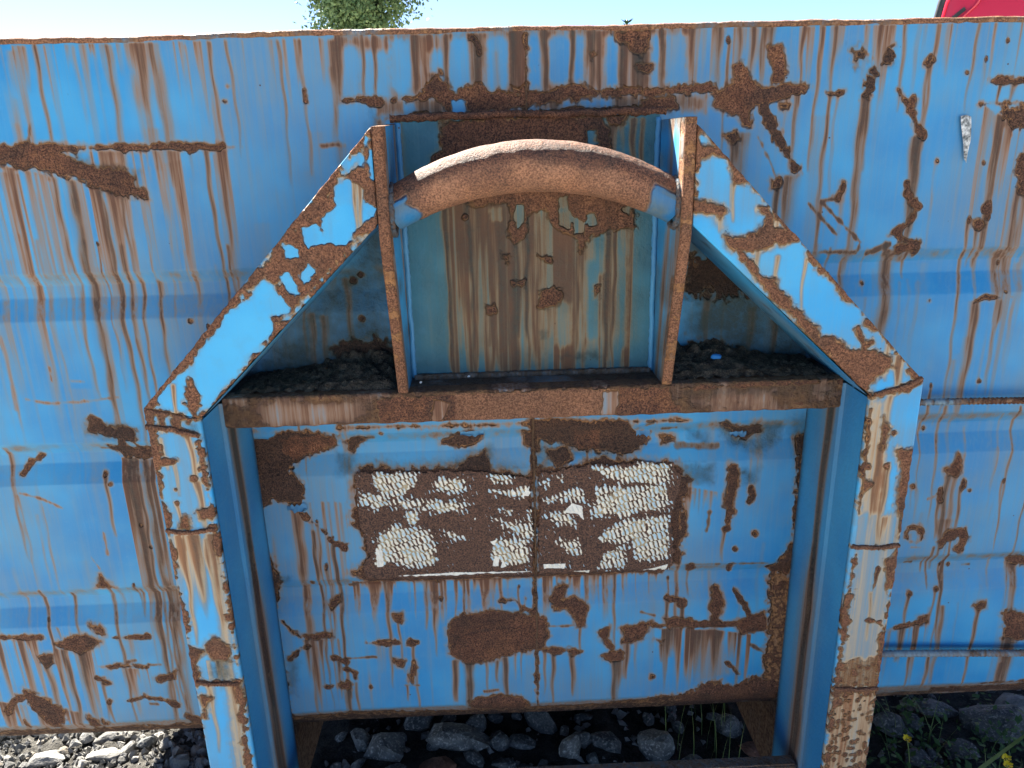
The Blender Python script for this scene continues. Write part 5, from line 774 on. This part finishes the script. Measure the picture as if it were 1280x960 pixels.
# ------------------------------------------------------------------ behind the container: tree, red vehicle, weed tops
BARK = simple_mat('bark', (.05, .04, .03), (.10, .08, .06), 30, .9, .01, .2)
TL = simple_mat('tree leaf', (.06, .12, .045), (.15, .22, .08), 3, .6, 0, .35)
def tree(px, Y, width_px, zc, hz, n, label):
    q = on_y(px, 30, Y); r = width_px*(Y-CAM[1])/FOC/2; t = empty('tree', (q[0], Y, 0)); tag(t, label, 'tree')
    g = np.random.default_rng(191); zz = np.linspace(0, zc+hz*.5, 24); tube_obj('trunk', np.stack([.08*np.sin(zz*.8), 0*zz, zz], -1), np.linspace(.13, .03, 24), BARK, t, 9)
    cl = []
    for k in range(70):
        u = g.normal(size=3); u /= np.linalg.norm(u); s = g.uniform(.15, .88); cl.append((u[0]*r*s, u[1]*r*s, zc+u[2]*hz*s, g.uniform(.16, .34)*r))
    V = []; F = []
    for k in range(26000):
        c = cl[g.integers(len(cl))]; d = g.normal(size=3)*c[3]*.62; p = np.array(c[:3])+d; s = g.uniform(.032, .066); ax = g.normal(size=3); ax /= np.linalg.norm(ax); bx = np.cross(ax, g.normal(size=3)); bx /= np.linalg.norm(bx); b0 = len(V); V += [p-ax*s, p-bx*s*.55, p+ax*s, p+bx*s*.55]; F.append((b0, b0+1, b0+2, b0+3))
    mesh_obj('crown', V, F, TL, t, True)
    for k in range(10):
        c = cl[k]; p = np.linspace(0, 1, 8)[:, None]; tube_obj('limb', (1-p)*np.array([[0, 0, zc-hz*.6]])+p*np.array([c[:3]]), np.linspace(.035, .008, 8), BARK, t, 6)
tree(448, 17., 138, 4.75, 1.7, 9000, 'leafy green tree behind the container, top left of centre')
RED = new_mat('red car paint'); rm_, rnt, rp = RED; rp.inputs['Base Color'].default_value = (.62, .012, .03, 1); rp.inputs['Roughness'].default_value = .25; rp.inputs['Coat Weight'].default_value = .6; bb = NB(rnt); gg = bb.n('ShaderNodeNewGeometry'); nz = bb.noise(gg.outputs['Position'], 3, 3); bb.l(bb.mix(nz, (.50, .010, .035), (.58, .014, .045)), rp.inputs['Base Color'])
BLK = simple_mat('black rubber trim', (.015, .015, .016), (.04, .04, .042), 20, .5, 0, .4); GLS = new_mat('dark glass'); GLS[2].inputs['Base Color'].default_value = (.02, .025, .03, 1); GLS[2].inputs['Roughness'].default_value = .05
def vehicle():
    Y = 7.0; a = on_y(1171, 10, Y); x0 = a[0]; r = empty('red_vehicle', (x0, Y, 0)); r.rotation_euler.z = -math.atan2(x0-CAM[0], Y-CAM[1])-.02; tag(r, 'glossy red vehicle body rising behind the right end of the wall', 'vehicle')
    zl = on_y(1230, 40, Y)[2]
    # side-on body: rounded nose profile extruded across its width
    pr = [(0.10, .55), (.02, .75), (0, 1.2), (0, 1.9), (.01, 2.35), (.05, 2.62), (.14, 2.86), (.30, 3.02), (.55, 3.10), (1.2, 3.14), (3.2, 3.14), (3.28, 3.05), (3.3, 2.8), (3.3, .55)]
    n = len(pr); ys = [0, .02, .10, 1.9, 1.98, 2.0]; ins = [.06, .02, 0, 0, .02, .06]; V = []; cx, cz = 1.65, 1.8
    for y, i in zip(ys, ins):
        for x, z in pr: V.append((x+(cx-x)/1.7*i, y, z+(cz-z)/1.3*i))
    F = [tuple(q[::-1]) for q in grid_faces(len(ys), n, True)]; F += [tuple(range(n)), tuple(range(len(V)-1, len(V)-1-n, -1))]
    body = mesh_obj('body', V, F, RED[0], r, True)
    # dark rubber edge strip following the nose, and a recessed vent
    pe = np.array([(x-.012, -.02, z) for x, z in pr[2:8]]); tt = np.linspace(0, len(pe)-1, 40); pts = np.stack([np.interp(tt, range(len(pe)), pe[:, k]) for k in range(3)], -1); tube_obj('edge_trim', pts, .034, BLK, r, 8)
    def pan(name, quad, mat, y=-.012): return mesh_obj(name, [(x, y, z) for x, z in quad]+[(x, y+.05, z) for x, z in quad], [(3, 2, 1, 0)]+[(i, (i+1) % 4, 4+(i+1) % 4, 4+i) for i in range(4)], mat, r, False)
    pan('vent', [(.11, 2.44), (.24, 2.55), (.26, 2.52), (.13, 2.41)], BLK); pan('side_window', [(1.0, 2.1), (2.2, 2.1), (2.2, 2.9), (1.15, 2.9)], GLS[0]); pan('headlight', [(.06, 2.30), (.17, 2.34), (.19, 2.26), (.08, 2.22)], GLS[0])
    cr = np.array([(.10, -.004, 2.38), (.22, -.008, 2.44), (.34, -.008, 2.56), (.44, -.006, 2.76), (.5, -.004, 2.95)]); tt = np.linspace(0, 4, 30); tube_obj('body_crease', np.stack([np.interp(tt, range(5), cr[:, k]) for k in range(3)], -1), .014, RED[0], r, 8)
    for xw_ in (.75, 2.6):
        for yy in (.12, 1.88):
            th = np.linspace(0, 2*math.pi, 28, endpoint=False); pf = [(.16, -.11), (.40, -.12), (.46, -.08), (.46, .08), (.40, .12), (.16, .11)]
            P = np.stack([np.stack([xw_+rr_*np.cos(th), np.full(28, yy+w_), .46+rr_*np.sin(th)], -1) for rr_, w_ in pf], 0); grid_obj('wheel', P, BLK, r, None, wrap=True)
vehicle()
# weed sprigs that show over the rim, growing in the load
def sprig(px, py, Y, label):
    q = on_y(px, py, Y); r = empty('weed_sprig', (q[0], Y, .40)); tag(r, label, 'weed'); h = q[2]-.40
    zz = np.linspace(0, h, 10); tube_obj('stem', np.stack([.01*np.sin(zz*6), 0*zz, zz], -1), .002, BLADE, r, 5)
    g = np.random.default_rng(int(px)); V = []; F = []
    for k in range(60):
        z = h-abs(g.normal())*.10*(1 if k > 22 else .18); a = g.uniform(0, 6.3); s = g.uniform(.004, .008); c = np.array([.01*math.sin(z*6)+math.cos(a)*s*.7, math.sin(a)*s*.7, z]); d = np.array([math.cos(a), math.sin(a), .6])*s; e = np.array([-math.sin(a), math.cos(a), 0])*s*.45; b0 = len(V); V += [c-d, c-e, c+d, c+e]; F.append((b0, b0+1, b0+2, b0+3))
    mesh_obj('leaves', V, F, LEAF, r, True)
sprig(779, 25, .35, 'thin green weed tip poking above the rim right of centre'); sprig(628, 34, .30, 'tiny green weed tip just above the rim at centre')
# dark tarp hump peeping over the rim
q = on_y(345, 40, .9); nn = 24; X, Y = np.meshgrid(np.linspace(-.09, .09, nn), np.linspace(-.3, .3, nn)); H = np.clip(1-(X/.09)**2, 0, 1)**.7*np.clip(1-(Y/.3)**2, 0, 1)**.6
V = np.stack([X, Y, .40+(q[2]-.40)*np.maximum(H, 0)], -1); TP = simple_mat('dark rubber', (.05, .045, .045), (.10, .09, .085), 12, .8, .01, .2)
o = grid_obj('rubbish_hump', V, TP); o.location = (q[0], .9, 0); tag(o, 'dark hump of scrap in the container just showing over the rim left', 'scrap')
